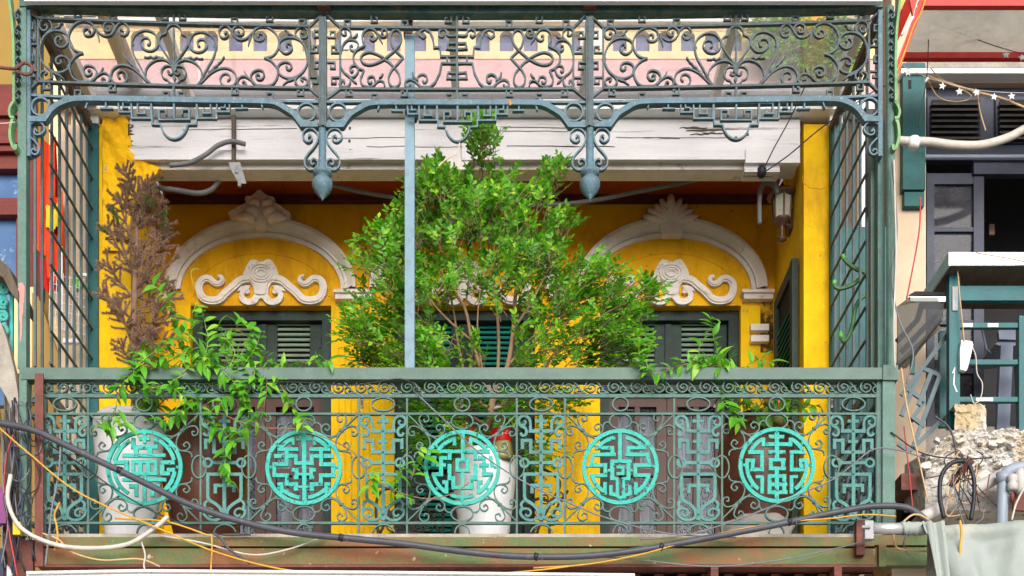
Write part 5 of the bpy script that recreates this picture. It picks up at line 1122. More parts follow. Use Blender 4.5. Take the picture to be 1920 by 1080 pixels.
# orange vest
vs = T('safety_vest', 'orange and yellow safety vest hanging outside the left grille', 'vest', P(95,545,7.95))
def cloth(u0,u1,v0,v1,amp,ph,y,skew=0,n=16,m=10,seed=0,round_=0):
    r_ = random.Random(seed); rows = []
    for j in range(m+1):
        t = j/m; row = []
        for i in range(n+1):
            s_ = i/n; wv = (u1-u0)*(1-round_*(t**3)); uc_ = (u0+u1)/2+skew*t; u_ = uc_+(s_-.5)*wv
            row.append(P(u_, v0+(v1-v0)*t+6*math.sin(s_*3.1), y)+Vector((0,amp*math.sin(s_*11+ph+t*1.5)+amp*.5*math.sin(s_*23+t*4),0)))
        rows.append(row)
    return MB().strip(rows)
cloth(64,108,262,470,.025,0,7.97,-4).build('orange_panel',M['orange'],vs,True); cloth(82,120,360,520,.025,1,7.93,2,round_=.2).build('orange_panel',M['orange'],vs,True); cloth(70,112,480,542,.02,2,7.99,4,round_=.4).build('red_lining',M['redcloth'],vs,True)
cloth(83,110,382,425,.02,1,7.90,2).build('yellow_strip',M['lime'],vs,True); cloth(95,106,255,400,.01,1,8.0,4).build('red_lining',M['redcloth'],vs,True)
# wire rack
rk = T('wire_rack', 'white wire dish rack hanging outside the left grille', 'rack', P(125,600,7.85))
for i in range(10): MB().tube([P(95+i*6,505+i*2,7.85),P(92+i*6,600+i*4,7.82)], .0022, 4).build('wire', M['labelwhite'], rk)
for i in range(7): MB().tube([P(93,515+i*16,7.85),P(160,525+i*17,7.83)], .0022, 4).build('wire', M['labelwhite'], rk)
MB().pbox(112,462,117,600,7.86,.01).build('rack_upright', M['white'], rk); MB().pbox(145,512,162,517,7.86,.01).build('rack_shelf', M['white'], rk); MB().pbox(118,634,150,642,7.86,.03).build('rack_shelf', M['white'], rk)
for i in range(6): MB().tube([P(90+i*9,575+i*16,7.84),P(118+i*8,572+i*12,7.84)], .002, 4).build('wire', M['steel'], rk)
o = MB().lathe(P(146,545,7.88),[(.02,0),(.035,.02),(.035,.06),(.02,.085)],12).build('green_cup',M['cactustip'],None,True); tag(o,'small green cup in the wire rack','cup')
# turquoise ironwork and clutter at the left edge
ti = T('turquoise_ironwork', 'chipped turquoise iron scrollwork at the left edge below the window', 'ironwork', P(8,720,7.1))
MB().pbox(18,520,24,720,7.1,.02).build('flat_bar',M['turqold'],ti)
for i in range(7):
    v = 540+i*27; pp = [P(6+11*(1-j/30)*math.cos(j*.45+i),v+12*(1-j/30)*math.sin(j*.45+i),7.08) for j in range(26)]; MB().tube(pp,.011,6).build('cast_scroll',M['turqold'],ti,True)
o = MB().prism([P(u,v,6.95) for u,v in ((-30,470),(2,488),(16,500),(34,545),(34,565),(18,545),(6,520),(-30,500))],(0,.25,0)).build('roof_edge',M['oldwood']); tag(o,'dark weathered roof edge sloping at the left border','roof edge')
o = MB().prism([P(u,v,6.98) for u,v in ((-20,590),(2,605),(14,640),(26,690),(34,740),(34,800),(12,745),(-20,690))],(0,.05,0)).build('cloth_strip',M['concrete']); tag(o,'dirty white strip of sheet hanging at the left border','sheet')
o = MB().pbox(-40,560,12,760,7.6,.05).build('blue_shutter',M['bluecurtain']); tag(o,'blue patterned shutter behind the turquoise ironwork','shutter')
o = MB().prism([P(u,v,7.02) for u,v in ((8,720),(34,715),(36,1080),(24,1130),(4,1130))],(0,.06,0)).build('wooden_post',M['oldwood']); tag(o,'weathered wooden post behind the cable tangle','post')
o = MB().prism([P(u,v,6.99) for u,v in ((6,1000),(62,1000),(62,1130),(6,1130))],(0,.03,0)).build('rusty_plate',M['rust']); tag(o,'rusty steel plate below the cable tangle','plate')
mb = MB().pbox(-30,912,11,981,6.90,.06); o = mb.build('meter_box',M['purple']); tag(o,'small purple box at the left border','box')
o = MB().pbox(24,978,38,1002,6.88,.03).build('yellow_tag',M['yellowbox']); tag(o,'small yellow plastic tag among the cables','tag')
o = MB().pbox(-30,1028,6,1120,6.92,.05).build('grey_box',M['navy']); tag(o,'dark grey box at the lower left corner','box')
o = MB().tube(cr([P(u,v,7.0) for u,v in ((-10,1068),(8,1066),(18,1085))],4),.03,10).build('capped_pipe',M['white'],None,True); tag(o,'white rounded pipe end in the lower left corner','pipe end')
# white awning edge below the beam
aw = T('white_awning', 'white metal awning edge running below the balcony beam', 'awning', P(600,1090,6.7))
MB().prism([P(u,v,6.72) for u,v in ((50,1075),(260,1071),(700,1074),(1190,1079),(1190,1110),(50,1110))],(0,.25,0)).build('awning_sheet',M['fascia'],aw)
MB().tube([P(50,1074,6.70),P(260,1070,6.70),P(700,1073,6.70),P(1190,1078,6.70)],.008,6).build('awning_lip',M['white'],aw)
# ================================================================== RIGHT NEIGHBOUR
nr = T('right_neighbour_house', 'cream neighbour house with navy louvred shutters at the right', 'house', (4,8.3,0))
def npz(mb,name,m,label=None,parent=nr,smooth=False): return mb.build(name,M[m] if isinstance(m,str) else m,parent,smooth,label)
YR = 8.12
npz(MB().pbox(1672,-200,1736,1200,YR,.4),'wall_pier','cream_wall'); npz(MB().pbox(1736,-200,2500,155,YR,.4),'lintel_wall','cream_wall')
npz(MB().pbox(1690,128,2500,137,YR-.08,.079),'string_course','white'); npz(MB().pbox(1700,115,2500,127,YR-.05,.049),'string_course','concrete')
npz(MB().pbox(1736,800,2500,1200,YR,.4),'sill_wall','concrete')
npz(MB().box((2.26,8.02,3),(2.46,YR,8.2)),'party_wall','cream_wall')
npz(MB().pbox(1578,425,1672,1000,8.0,.018),'teal_door','teal_wood'); npz(MB().pbox(1612,200,1622,425,8.0,.018),'pale_strip','white'); npz(MB().pbox(1578,200,1608,425,8.0,.018),'brown_board','oldwood')
npz(MB().box((2.6,9.0,3),(7,9.05,8)),'dark_room','dark')
tl = npz(MB().pbox(1736,156,2500,300,YR+.05,.05),'shutter_head','navy')
def louvre(u0,u1,v0,v1,n):
    fr_ = npz(MB().pbox(u0-8,v0-6,u1+8,v1+6,YR+.03,.02),'louvre_frame','navy'); npz(MB().pbox(u0,v0,u1,v1,YR+.025,.004),'louvre_gap','dark',parent=fr_); pr2 = None
    for i in range(n):
        v = v0+(v1-v0)*(i+.5)/n; y = YR-.005
        if pr2 is None: pr2 = npz(MB().prism([Vector((X(u0,y),y,P(0,v,y).z)),Vector((X(u0,y),y+.004,P(0,v,y).z-.012)),Vector((X(u0,y),y+.024,P(0,v,y).z+.002)),Vector((X(u0,y),y+.02,P(0,v,y).z+.014))],(X(u1,y)-X(u0,y),0,0)),'louvre_slat','dustslat',parent=fr_); vv = v
        else: link_copy(pr2,fr_,WP[pr2]+Vector((0,0,-(v-vv)*y/F)))
louvre(1747,1838,187,262,7); louvre(1875,1966,187,262,7)
npz(MB().tube([P(1727,294,YR-.03),P(2300,294,YR-.03)],.013,8),'curtain_pipe','pvc')
dl = npz(MB().pbox(1738,325,1752,800,YR+.02,.05),'door_stile','navy')
npz(MB().pbox(1826,325,1845,800,YR+.02,.05),'door_stile','navy',parent=dl)
for v0,v1 in ((325,345),(426,434),(510,520),(600,608),(690,700),(778,800)): npz(MB().pbox(1752,v0,1826,v1,YR+.025,.04),'door_rail','navy',parent=dl)
for v0,v1 in ((345,426),(434,510),(520,600),(608,690),(700,778)): npz(MB().pbox(1752,v0,1826,v1,YR+.045,.006),'pane',glass_mat('dusty dark pane',(.22,.22,.26),.14,.06,.22,(.30,.30,.36)),parent=dl); npz(MB().pbox(1752,v0,1826,v1,YR+.12,.01),'pane_backing','navy',parent=dl)
npz(MB().pbox(1826,300,2500,326,YR,.05),'door_head','navy')
npz(MB().pbox(1855,420,1865,440,8.6,.02),'hanging_hook','copper')
# teal timber post on the pier
o = T('teal_timber', 'teal painted timber upright fixed to the cream pier', 'timber', P(1714,385,YR-.03)); MB().pbox(1693,118,1735,355,YR-.06,.055).build('upright',M['teal_wood'],o); MB().pbox(1696,360,1733,386,YR-.05,.045).build('foot',M['teal_wood'],o); MB().pbox(1703,150,1709,166,YR-.062,.003).build('slot',M['dark'],o)
# red framed awning
ra = T('red_awning', 'red tube framed acrylic awning at the upper right corner', 'awning', P(1800,110,7.7))
for v,y in ((9,7.2),(107,7.75)): MB().tube([P(1690 if v > 50 else 1722,v,y),P(2300,v,y)],.026,4).build('red_tube',M['red'],ra)
MB().prism([P(1690,100,7.77),P(2300,100,7.77),P(2300,14,7.22),P(1718,14,7.22)],(0,.004,.004)).build('acrylic_sheet',M['acrylic'],ra)
MB().tube([P(1738,-20,7.05),P(1676,145,7.05)],.022,4).build('red_strut',M['red'],ra); MB().tube([P(1716,-20,7.3),P(1676,72,7.5)],.03,4).build('red_strut',M['red'],ra); MB().prism([P(1704,-10,7.0),P(1722,-10,7.0),P(1712,28,7.0)],(0,.02,0)).build('red_gusset',M['red'],ra)
MB().prism([P(u,v,7.4) for u,v in ((1680,-10),(1700,-10),(1690,16),(1680,22))],(0,.02,0)).build('orange_flag',M['yellowbox'],ra)
o = MB().tube([P(1712,32,7.02),P(1690,66,7.02)],.008,6).build('lamp_tube',M['labelwhite'],None,True); tag(o,'thin white tube tied to the red strut','tube')
# white wrapped hose
o = MB().tube(cr([P(u,v,7.75) for u,v in ((1676,262),(1700,265),(1740,266),(1790,272),(1840,272),(1890,258),(1960,228),(2150,190),(2300,180))],6),.026,10).build('wrapped_hose',M['whitewire'],None,True); tag(o,'thick white taped hose crossing below the louvred shutters','hose')
o = MB().lathe(P(1713,277,7.74),[(.034,0),(.038,.03),(.034,.06)],10).build('hose_clip',M['white'],None,True); tag(o,'white plastic clip round the taped hose','clip')
# star lights
sg = T('star_light_string', 'string of small white star lights above the navy shutters', 'string lights', P(1800,130,7.6))
def star(u,v,tilt=0):
    pts = []
    for i in range(10):
        a_ = R(90+36*i+tilt); r = 7.2 if i % 2 == 0 else 3.2; pts.append(P(u+r*math.cos(a_),v-r*math.sin(a_),7.6))
    MB().prism(pts,(0,.008,0)).build('star',M['labelwhite'],sg)
for u,v,t in ((1702,136,10),(1767,161,-12),(1799,171,5),(1831,173,14),(1864,181,-8),(1897,180,6),(1887,102,0),(1917,107,12),(1951,180,0)): star(u,v,t)
MB().tube(cr([P(u,v,7.6) for u,v in ((1732,37),(1800,62),(1885,92),(1990,115),(2250,140))],6),.0025,4).build('wire',M['black'],sg); MB().tube(cr([P(u,v,7.6) for u,v in ((1690,122),(1740,146),(1765,153),(1800,163),(1864,172),(1960,174),(2200,170))],6),.002,4).build('wire',M['whitewire'],sg)
for (u,v0,v1) in ((1702,126,131),(1767,153,156),(1799,163,166),(1831,167,169),(1887,93,97)): MB().tube([P(u,v0,7.6),P(u,v1,7.6)],.002,4).build('wire',M['whitewire'],sg)
o = MB().tube([P(1734,154,7.6),P(1740,146,7.6)],.009,6).build('lamp_holder',M['labelwhite'],None,True); tag(o,'small white lamp holder left of the star lights','lamp holder')
# shelf, teal frame, strip, chair
tf = T('teal_balcony_frame', 'teal iron balcony frame carrying a timber shelf on the neighbour house', 'balcony frame', P(1790,800,7.45))
zs1 = P(0,484,7.35).z
y0s,y1s = 7.30,7.80
sz0 = P(0,497,y0s).z; sz1 = P(0,473,y0s).z
MB().box((X(1783,y0s),y0s,sz0),(X(2300,y0s),y0s+.012,sz1)).build('shelf_edge',M['alu'],tf); MB().box((X(1783,y0s),y0s+.013,sz0-.001),(X(2300,y0s),y1s,sz0+.03)).build('shelf_board',M['oldwood'],tf); MB().box((X(1783,y0s)-.012,y0s,sz0-.003),(X(1783,y0s)-.001,y1s,sz1)).build('shelf_edge',M['alu'],tf)
MB().pbox(1780,500,1800,800,7.40,.05).build('upright',M['teal_paint'],tf); MB().pbox(1762,620,1776,800,7.60,.03).build('upright',M['teal_paint'],tf); MB().pbox(1911,592,1924,840,7.408,.05).build('upright',M['teal_paint'],tf)
MB().pbox(1800,536,2300,563,7.42,.04).build('rail',M['teal_paint'],tf); MB().pbox(1800,605,1911,614,7.42,.03).build('rail',M['teal_paint'],tf); MB().pbox(1800,674,2300,683,7.42,.03).build('rail',M['teal_paint'],tf); MB().pbox(1800,744,2300,753,7.42,.03).build('rail',M['teal_paint'],tf)
MB().pbox(1806,606,1824,613,7.417,.003).build('bare_patch',M['stucco'],tf); MB().pbox(1852,606,1872,613,7.417,.003).build('bare_patch',M['stucco'],tf); MB().pbox(1830,745.5,1862,752,7.417,.003).build('bare_patch',M['stucco'],tf)
MB().pbox(1786,537,1796,582,7.392,.008).build('hinge_strap',M['steel'],tf); MB().ribbon([P(1786,700,7.398),P(1790,690,7.398),P(1788,720,7.398),P(1794,735,7.398)],.008,.003).build('paint_chip',M['labelwhite'],tf)
ps = T('power_strip', 'white power strip hanging on the teal frame', 'power strip', P(1815,690,7.38)); 
MB().prism([P(u,v,7.37) for u,v in ((1803,637),(1823,640),(1825,646),(1815,688),(1812,695),(1801,693),(1800,660))],(0,.03,0)).build('strip_body',M['white'],ps); MB().tube(cr([P(u,v,7.38) for u,v in ((1824,652),(1830,670),(1832,700),(1842,720),(1838,748),(1826,756),(1820,740))],5),.004,5).build('strip_cord',M['whitewire'],ps,True)
for u_,v_ in ((1806,645),(1818,648),(1804,668),(1815,672)): MB().pbox(u_,v_,u_+2,v_+3,7.366,.004).build('screw',M['steel'],ps)
cr_ = T('metal_chair', 'grey blue chair behind the teal rails at the right edge', 'chair', P(1895,800,7.7))
MB().prism([P(u,v,7.6) for u,v in ((1872,620),(1876,615),(1915,615),(1930,620),(1930,638),(1874,636))],(0,.03,0)).build('chair_back',M['chair'],cr_); MB().prism([P(u,v,7.62) for u,v in ((1866,645),(1880,636),(1930,634),(1930,645),(1880,650))],(0,.3,0)).build('chair_seat',M['chair'],cr_)
MB().prism([P(u,v,7.6) for u,v in ((1877,646),(1900,644),(1892,830),(1868,830))],(0,.04,0)).build('chair_leg',M['chair'],cr_); MB().prism([P(u,v,7.85) for u,v in ((1905,646),(1918,646),(1925,830),(1912,830))],(0,.04,0)).build('chair_leg',M['chair'],cr_)
MB().tube([P(1841,616,7.7),P(1850,655,7.7),P(1858,662,7.7)],.007,6).build('chair_arm',M['chair'],cr_); MB().tube([P(1880,756,7.62),P(1925,752,7.62)],.012,6).build('chair_stretcher',M['chair'],cr_)
MB().tube([P(1872,760,7.7),P(1900,640,7.9)],.006,6).build('chair_brace',M['steel'],cr_)
# glass shelf lid
gs = T('glass_flap', 'dusty glass flap with aluminium edge beside the green corner post', 'glass flap', P(1730,600,7.4))
MB().prism([P(1682,576,7.15),P(1708,556,7.30),P(1772,556,7.30),P(1766,602,7.30),P(1700,690,7.15),P(1682,694,7.12)],(0,.006,.006)).build('glass_sheet',M['smoke'],gs)
MB().pbox(1707,556,1773,565,7.285,.014).build('alu_edge',M['alu'],gs); MB().prism([P(1704,553,7.29),P(1716,546,7.4),P(1772,548,7.4),P(1772,554,7.29)],(0,.01,0)).build('top_strip',M['black'],gs)
for pts in ([(1690,660),(1728,620),(1755,590)],[(1682,640),(1720,600),(1730,566)],[(1684,685),(1760,612)]): MB().ribbon([P(u,v,7.42) for u,v in pts],.03,.02).build('lattice_bar',M['oldwood'],gs)
MB().pbox(1708,655,1716,700,7.44,.02).build('lattice_bar',M['teal_wood'],gs)
# folding lattice
lt = T('folding_lattice', 'dark green diagonal lattice brace beside the broken slab', 'lattice', P(1720,840,7.5))
for il_,(a_,b_) in enumerate((((1776,628),(1690,742)),((1728,690),(1690,780)),((1728,690),(1762,704)),((1762,704),(1712,838)),((1700,728),(1734,752)),((1734,752),(1708,790)),((1708,780),(1734,800)),((1772,782),(1706,846)),((1690,742),(1700,728)),((1706,846),(1684,832)),((1745,700),(1722,760)))):
    MB().ribbon([P(*a_,7.5+.012*(il_ % 3)),P(*b_,7.5+.012*(il_ % 3))],.026,.011).build('lattice_bar',M['iron_dark'],lt)
# broken concrete slab end
bs = T('broken_slab', 'broken plastered slab end below the teal balcony frame', 'slab', P(1830,960,7.6))
rb = random.Random(4); rows = []
from mathutils import noise as mn
for j in range(80):
    row = []
    for i in range(121):
        u_ = 1728+(2120-1728)*i/120; top = (808+3*mn.noise(Vector((u_*.11,0,0))) if u_ > 1786 else 808+(1786-u_)*.85); v_ = top+(958-top)*j/79
        p = P(u_, v_+3*mn.noise(Vector((i*.3,j*.2,1))), 7.25+(.18*max(0,(1740-u_)/42)))
        q_ = Vector((u_*.02,v_*.03,0)); e_ = min(1,max(.25,(930-v_)/90))
        h = .025*mn.noise(q_)-.10*max(0,(1790-u_)/90)+e_*(.05*abs(mn.noise(q_*2.7+Vector((3,1,4))))+.022*abs(mn.noise(q_*6))+.012*mn.noise(q_*14)+.006*mn.noise(q_*30)); p.y -= h
        row.append(p)
    rows.append(row)
m_ = MB(); back = [p+Vector((0,.5,.05)) for p in rows[0]]; m_.strip([back]+rows+[[p+Vector((0,.5,0)) for p in rows[-1]]]); m_.build('slab_face',M['broken'],bs,False)
for i in range(16):
    u_,v_ = rb.uniform(1715,1900),rb.uniform(815,905); s_ = rb.uniform(.015,.04); c_ = P(u_,v_,7.19); pts = []
    for k_ in range(7): a_ = 6.283*k_/7; r_ = s_*rb.uniform(.6,1.2); pts.append(c_+Vector((r_*math.cos(a_),rb.uniform(-.01,.01),r_*.7*math.sin(a_))))
    MB().prism(pts,(rb.uniform(-.005,.005),.04,0)).build('plaster_chunk',M['broken'],bs)
MB().pbox(1798,962,2300,1010,7.5,.1).build('turquoise_fascia',mat('pale turquoise paint',(.24,.50,.48),None,5,.5,bump=.1),bs); MB().pbox(1690,905,1790,1000,7.7,.1).build('dark_gap',M['dark'],bs)
stb = MB(); sr = []
for j in range(14):
    sr.append([P(1790+(1848-1790)*i/14+2.5*mn.noise(Vector((i*.9,j*.5,2))), 758+(818-758)*j/13+3*mn.noise(Vector((i*.5,j*.8,7))), 7.30)-Vector((0,.02*mn.noise(Vector((i*.5,j*.5,1)))+.012*mn.noise(Vector((i*1.4,j*1.4,3))),0)) for i in range(15)])
stb.strip([[p+Vector((0,.22,0)) for p in sr[0]]]+sr).build('slab_stub', M['broken'], bs, False)
sd_ = []
for j in range(20):
    sd_.append([P(1696+(1734-1696)*i/9, 872-(i*2.6)+(960-872+i*2.6)*j/19, 7.50-.22*i/9)-Vector((0,.015*mn.noise(Vector((i*.6,j*.6,5))),0)) for i in range(10)])
MB().strip(sd_).build('slab_side', M['concrete'], bs, False)
MB().pbox(1690,888,1730,918,7.35,.2).build('rusty_bracket',M['rust'],bs)
# pipes
pp_ = T('drain_pipe', 'grey plastic drain pipe with elbow at the right border', 'pipe', P(1880,1000,7.05)); 
MB().tube(cr([P(u,v,7.02) for u,v in ((2000,878),(1925,877),(1905,878),(1888,886),(1882,902),(1880,930),(1876,1040))],6),.033,14).build('pipe_run',M['pvc'],pp_,True); MB().tube([P(1881,905,7.02),P(1880,886,7.02)],.038,14).build('pipe_socket',M['pvc'],pp_,True)
o = MB().tube([P(1888,886,7.12),P(1800,932,7.08),P(1742,964,7.02),P(1725,972,7.0)],.036,14).build('slanting_pipe',M['palepipe'],None,True); tag(o,'pale grey pipe slanting down from the broken slab','pipe')
ins = T('insulator_bracket','rusty bracket with porcelain insulator at the right border','insulator',P(1900,950,7.0))
MB().lathe(P(1898,920,6.97),[(.02,0),(.03,.01),(.03,.04),(.022,.05),(.03,.06),(.028,.085),(.012,.095)],12).build('porcelain',M['palepipe'],ins,True); MB().tube([P(1898,925,6.97),P(1898,940,6.97)],.012,8).build('bolt',M['rust'],ins,True)
MB().prism([P(u,v,7.06) for u,v in ((1905,870),(1930,866),(1960,880),(1960,960),(1900,956))],(0,.02,0)).build('rusty_plate',M['rust'],ins); MB().lathe(P(1913,925,7.0),[(.018,0),(.03,.02),(.034,.07),(.03,.12),(.018,.14)],12).build('porcelain',M['palepipe'],ins,True)
ai = T('rusty_angle','rusty angle bracket wrapped in wires before the broken slab','bracket',P(1800,890,7.0)); MB().prism([P(u,v,7.0) for u,v in ((1778,905),(1806,866),(1822,858),(1828,866),(1790,912))],(0,.03,0)).build('angle_plate',M['rust'],ai)
# rolled awning
ta = T('canvas_awning','grey canvas awning hanging from a roller tube at the lower right','awning',P(1830,1080,6.8))
ya = 6.72
MB().tube([P(1636,991,ya),P(1700,991,ya)],.030,12).build('roller_tube',M['alu'],ta,True); MB().pbox(1622,976,1638,1010,ya-.02,.05).build('end_plate',M['steel'],ta); MB().tube([P(1616,988,ya-.03),P(1632,988,ya-.03)],.008,6).build('crank_pin',M['steel'],ta)
MB().tube([P(u,991+1.2*math.sin(u*.9),ya) for u in range(1690,1742,4)],[.036+.003*math.sin(i*2.1) for i in range(13)],12).build('rolled_canvas',M['tarp'],ta,True)
rows = []
for j in range(15):
    t = j/14; row = []
    for i in range(61):
        s_ = i/60; u_ = 1730+s_*420+(t*30*(1-s_)*1.0); v_ = 977+3*math.sin(s_*9)+(t*135)+(1-s_)*4
        fold = .045*math.sin(s_*26+t*2.2)*(.25+.9*t)*(1-.5*s_)+.03*math.sin(s_*12-t*4)*(.3+t)+.012*mn.noise(Vector((s_*30+t*6,t*5,0)))+.008*math.sin(s_*70+t*9)*t
        row.append(P(u_,v_,ya-.03+(-.03*math.cos(t*math.pi/2) if j < 3 else 0))+Vector((0,-.12*t+fold,0)))
    rows.append(row)
rows.insert(0,[p+Vector((0,.10,-.02)) for p in rows[0]])
MB().strip(rows).build('canvas',M['tarp'],ta,True)
rows = []
for j in range(9):
    t = j/8; rows.append([P(1736+i*4.2+t*6*(1-i/7),978+t*130,ya-.055)+Vector((0,-.02*math.sin(i*1.1+t)-.12*t,0)) for i in range(9)])
MB().strip(rows).build('canvas_fold',M['tarp'],ta,True)
o = MB().pbox(1606,975,1622,1040,6.93,.05).build('rusty_upright',M['rust']); tag(o,'short rusty upright at the right end of the beam','upright')
# ================================================================== CABLES
def cable(pts, r, m_, label, y=6.85, cat='cable', n=8, name='cable', grp=None):
    o = MB().tube(cr([P(p[0],p[1],p[2] if len(p) > 2 else y) for p in pts],n), r, 7).build(name,M[m_],None,True); tag(o,label,cat,grp); return o
big = cable([(-20,790),(60,806),(130,838),(270,905),(330,935),(400,962),(480,985),(560,1000),(660,1010),(760,1020),(850,1032),(950,1042),(1050,1044),(1130,1040),(1220,1028),(1320,1010),(1450,985),(1560,962),(1630,950),(1690,950),(1720,962),(1745,985)],.0185,'cable','thick dark grey cable sagging across the whole railing')
for u_,v_ in ((225,882),(640,1008),(1005,1043.5),(1240,1025),(1480,978.5)):
    c_ = P(u_,v_,6.85); MB().tube([c_-Vector((.012,0,-.004)),c_+Vector((.012,0,-.004))], .0215, 9).build('tape_wrap', M['black'], big, True)
    MB().tube([c_+Vector((.03,-.018,.02)),c_+Vector((.033,-.022,-.004)),c_+Vector((.036,-.02,-.03))], .002, 4).build('tie_wire', M['greywire'], big, True)
cable([(-10,795),(60,855),(150,925),(300,992),(420,1040),(560,1072),(760,1085)],.005,'yellowwire','yellow wire running down from the left border below the railing',6.83,'wire')
cable([(20,890),(15,940),(40,990),(100,1020),(170,1028),(240,1020),(290,990),(315,968)],.013,'whitewire','thick off white cable looping below the left pot',6.86)
cable([(80,1000),(110,1012),(135,1035),(190,1050),(260,1048),(300,1062)],.005,'tanwire','tan wire curving over the olive beam at the left',6.88,'wire')
cable([(112,942),(102,965),(106,985),(108,1010),(102,1032)],.006,'yellowwire','short hooked yellow wire end on the olive beam',6.89,'wire')
cable([(395,1080),(397,1010),(385,1002),(310,978),(215,972)],.005,'yellowwire','yellow wire bending down past the left part of the beam',6.9,'wire')
cable([(265,1015),(272,1040),(270,1062),(278,1085)],.005,'whitewire','short white wire hanging under the left part of the beam',6.88,'wire')
cable([(112,810),(113,850),(108,900),(98,950),(92,1000),(85,1060)],.006,'greywire','grey wire hanging down before the first cut-out panel',6.86,'wire')
cable([(95,835),(150,870),(220,920),(300,965),(400,1000),(470,1003)],.004,'black','thin black wire sloping below the first medallion',6.93,'wire')
cable([(785,742),(830,785),(900,850),(985,905),(1060,940),(1140,972),(1250,1000),(1380,1008)],.0042,'greywire','thin grey wire slanting from the handrail across the middle medallion',6.92,'wire')
cable([(1735,860),(1690,845),(1640,842),(1600,870),(1560,900),(1480,935),(1400,968),(1300,1000),(1200,1012)],.0042,'greywire','thin grey wire rising to the right past the last medallion',6.9,'wire')
cable([(1000,1065),(1100,1058),(1200,1040),(1300,1012),(1400,990),(1480,978),(1560,972),(1620,965),(1680,968)],.0046,'yellowwire','yellow wire tied under the thick cable at the right',6.84,'wire')
cable([(700,1092),(850,1082),(1000,1070),(1080,1060)],.0046,'yellowwire','yellow wire along the bottom edge below the middle',6.82,'wire')
cable([(1640,1010),(1560,1030),(1450,1052),(1330,1062),(1200,1050),(1100,1042)],.0042,'greywire','thin grey wire sagging over the olive beam at the right',6.9,'wire')
cable([(400,1000),(415,1010),(430,1030),(468,1056)],.008,'cable','grey cable end drooping over the beam left of the middle',6.88)
cable([(300,1004),(380,1018),(470,1040),(540,1030),(610,1005)],.005,'whitewire','pale strap sagging along the top of the beam at the left',6.92,'strap')
cable([(80,717),(300,721),(520,716),(660,722),(760,712),(800,760)],.0035,'black','thin black wire along the scroll strip at the left',6.96,'wire')
rt = random.Random(8)
for i in range(15):
    u_ = rt.uniform(2,60); pts = [(u_+rt.uniform(-10,10),rt.uniform(740,830)),(u_+rt.uniform(-25,25),rt.uniform(850,920)),(u_+rt.uniform(-22,22),rt.uniform(930,990)),(u_+rt.uniform(-15,30),rt.uniform(1000,1100))]
    cable(pts,rt.choice((.003,.004,.005)),(wm := rt.choice(('black','black','bluewire','greywire','black','redwire'))),{'black':'black','bluewire':'dark blue','greywire':'grey','redwire':'red'}[wm]+' tangled wire hanging at the lower left corner',6.88+rt.uniform(0,.10),'wire',8,'wire','tangled wires in the lower left corner')
for i in range(9):
    cu,cv,ru,rv_ = rt.uniform(30,78),rt.uniform(755,960),rt.uniform(12,30),rt.uniform(10,38)
    cable([(cu+ru*math.cos(R(a_)),cv+rv_*math.sin(R(a_)+rt.uniform(-.2,.2))) for a_ in range(0,400,40)],.0032,(wm := rt.choice(('black','greywire'))),{'black':'black','greywire':'grey'}[wm]+' looped wire beside the left end post',6.9+rt.uniform(0,.06),'wire',6,'wire','looped wires by the left end post')
for i in range(20):
    a_,b_ = rt.uniform(1790,1835),rt.uniform(845,885); pts = [(a_,b_)]+[(a_+rt.uniform(-60,40)*k_/3,b_+rt.uniform(10,45)*k_) for k_ in (1,2,3)]
    cable(pts,rt.choice((.0025,.0035)),(wm := rt.choice(('black','rust','tanwire','black','greywire'))),{'black':'black','rust':'rusty brown','tanwire':'tan','greywire':'grey'}[wm]+' loose wire in the tangle before the broken slab',6.93+rt.uniform(0,.06),'wire',7,'wire','loose wires before the broken slab')
cable([(1770,972),(1762,930),(1766,890),(1785,868),(1808,864)],.013,'black','black hose arching left of the rusty angle bracket',6.94,'hose'); cable([(1818,872),(1826,900),(1826,935),(1820,975)],.012,'black','black hose hanging right of the rusty angle bracket',6.93,'hose')
cable([(1694,978),(1710,966),(1725,966),(1742,975)],.006,'tanwire','tan wire loop behind the roller tube',6.75,'wire')
cable([(1800,976),(1803,1000),(1800,1030),(1802,1060),(1812,1085)],.007,'yellowwire','orange wire lying over the canvas awning',6.60,'wire')
cable([(1920,915),(1905,945),(1897,975)],.006,'whitewire','white wire dropping behind the canvas awning',6.9,'wire')
cable([(1675,1000),(1678,1020),(1690,1030),(1740,1034)],.006,'tanwire','tan wire looping round the beam end',6.86,'wire'); cable([(1700,1004),(1694,1020),(1700,1036),(1706,1042)],.004,'greywire','grey wire end below the roller tube',6.86,'wire')
cable([(1678,690),(1676,600),(1680,480),(1678,380),(1676,300)],.005,'whitewire','pale wire running down the right corner post',6.9,'wire'); cable([(1672,300),(1682,430),(1672,520),(1686,600),(1712,660),(1700,720)],.0045,'greywire','grey wire winding round the right corner post',6.92,'wire')
cable([(1690,690),(1700,760),(1720,850),(1740,940)],.005,'tanwire','tan wire sloping before the lattice brace',6.95,'wire'); cable([(1670,810),(1730,850),(1800,860),(1860,858)],.004,'black','black wire stretched before the broken slab',6.96,'wire')
cable([(1695,800),(1704,880),(1712,960)],.004,'redwire','red wire behind the right end post',7.1,'wire'); cable([(1752,780),(1778,800),(1790,830),(1794,868)],.006,'cable','grey cable dropping over the broken slab',7.0)
cable([(1738,-12),(1728,20),(1712,52),(1698,92),(1680,138)],.005,'yellowwire','yellow wire tied along the red strut',7.0,'wire')
cable([(1733,140),(1760,150),(1830,172),(1880,185),(1960,215),(2200,290)],.007,'tanwire','tan cable slanting below the star lights',7.65,'cable'); cable([(1745,128),(1765,148),(1820,178),(1800,190),(1760,182),(1735,140)],.0035,'tanwire','dry tan vine looped on the navy shutters',7.7,'wire')
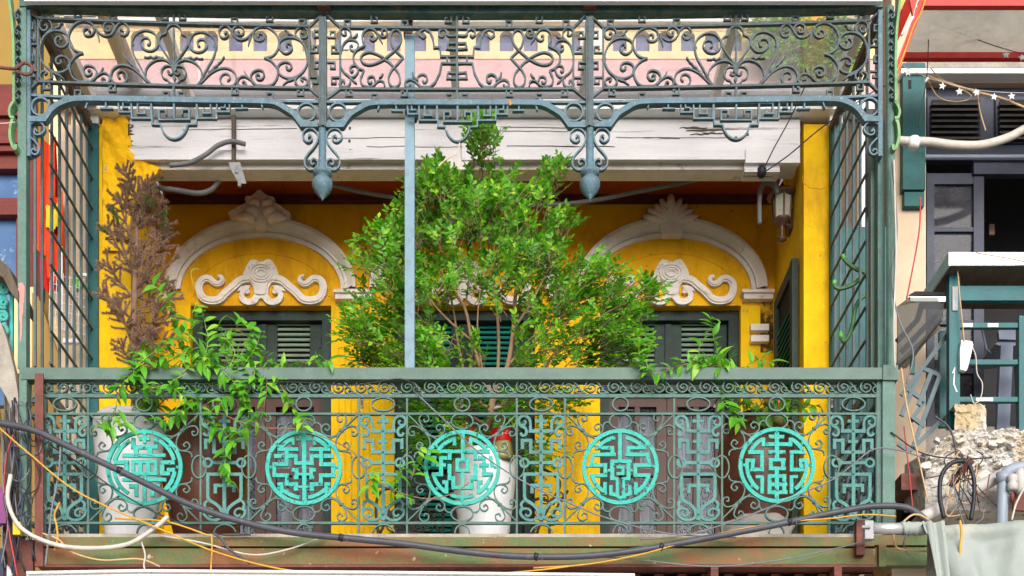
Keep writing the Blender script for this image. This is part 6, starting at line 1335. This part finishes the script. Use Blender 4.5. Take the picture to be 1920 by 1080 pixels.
cable([(1833,178),(1838,210),(1848,245)],.004,'tanwire','dry twig hanging on the navy shutters',7.7,'twig'); cable([(1726,370),(1724,430),(1712,500),(1700,560)],.005,'redwire','dark red wire down the cream pier',7.9,'wire')
cable([(1742,40),(1738,140),(1728,200),(1722,240)],.003,'black','thin black wire beside the teal timber',7.6,'wire'); cable([(1830,474),(1900,486),(1960,500)],.004,'tanwire','cord lying over the shelf edge',7.28,'cord'); cable([(1795,500),(1800,560),(1808,640)],.0035,'tanwire','cord from the shelf to the power strip',7.36,'cord')
cable([(1668,160),(1640,170),(1540,240),(1480,290),(1430,325)],.004,'black','black wire from the canopy to the cable fitting',7.6,'wire'); cable([(1508,165),(1480,225),(1450,280),(1428,325)],.004,'black','steeper black wire from the canopy to the cable fitting',7.75,'wire')
cable([(298,352),(330,356),(370,362),(395,356),(410,340),(416,330)],.017,'conduit','grey conduit below the beam at the left',8.15,'conduit'); cable([(318,310),(355,305),(385,290),(410,272),(435,265),(460,270)],.015,'conduit','grey conduit end lying over the white beam',7.9,'conduit')
cable([(568,323),(620,345),(680,360),(740,370)],.014,'conduit','grey conduit under the ceiling left of the pole',8.3,'conduit'); cable([(960,386),(1030,384),(1110,376),(1200,358),(1290,340),(1400,314)],.014,'conduit','grey conduit sagging under the ceiling at the right',8.3,'conduit')
cable([(862,262),(858,285),(835,300),(822,312)],.004,'pinkcord','frayed pink cord tied to the middle pendant loop',7.0,'cord')
cable([(-10,125),(15,128),(30,128),(45,118),(58,124),(60,134),(50,140),(30,134)],.009,'rust','rusty rod hooked round the left corner post',6.9,'rod'); cable([(-10,232),(10,231),(28,229)],.003,'whitewire','thin white wire at the left border',6.9,'wire')
o = MB().prism([P(u,v,6.975) for u,v in ((953,190),(957,187),(960,195),(956,198))],(0,.004,.003)).build('fallen_leaf',M['dryleaf']); tag(o,'dry orange leaf lodged on the arch beam','leaf')
for u_,lab in ((605,'rusty stub above the left drop post'),(1105,'rusty stub above the right drop post')):
    o = MB().prism([P(u_+x,v,6.93) for x,v in ((-11,11),(-10,4),(-4,6),(-2,1),(10,4),(14,11))],(0,.05,0)).build('rusty_stub',M['rust']); tag(o,lab,'stub')
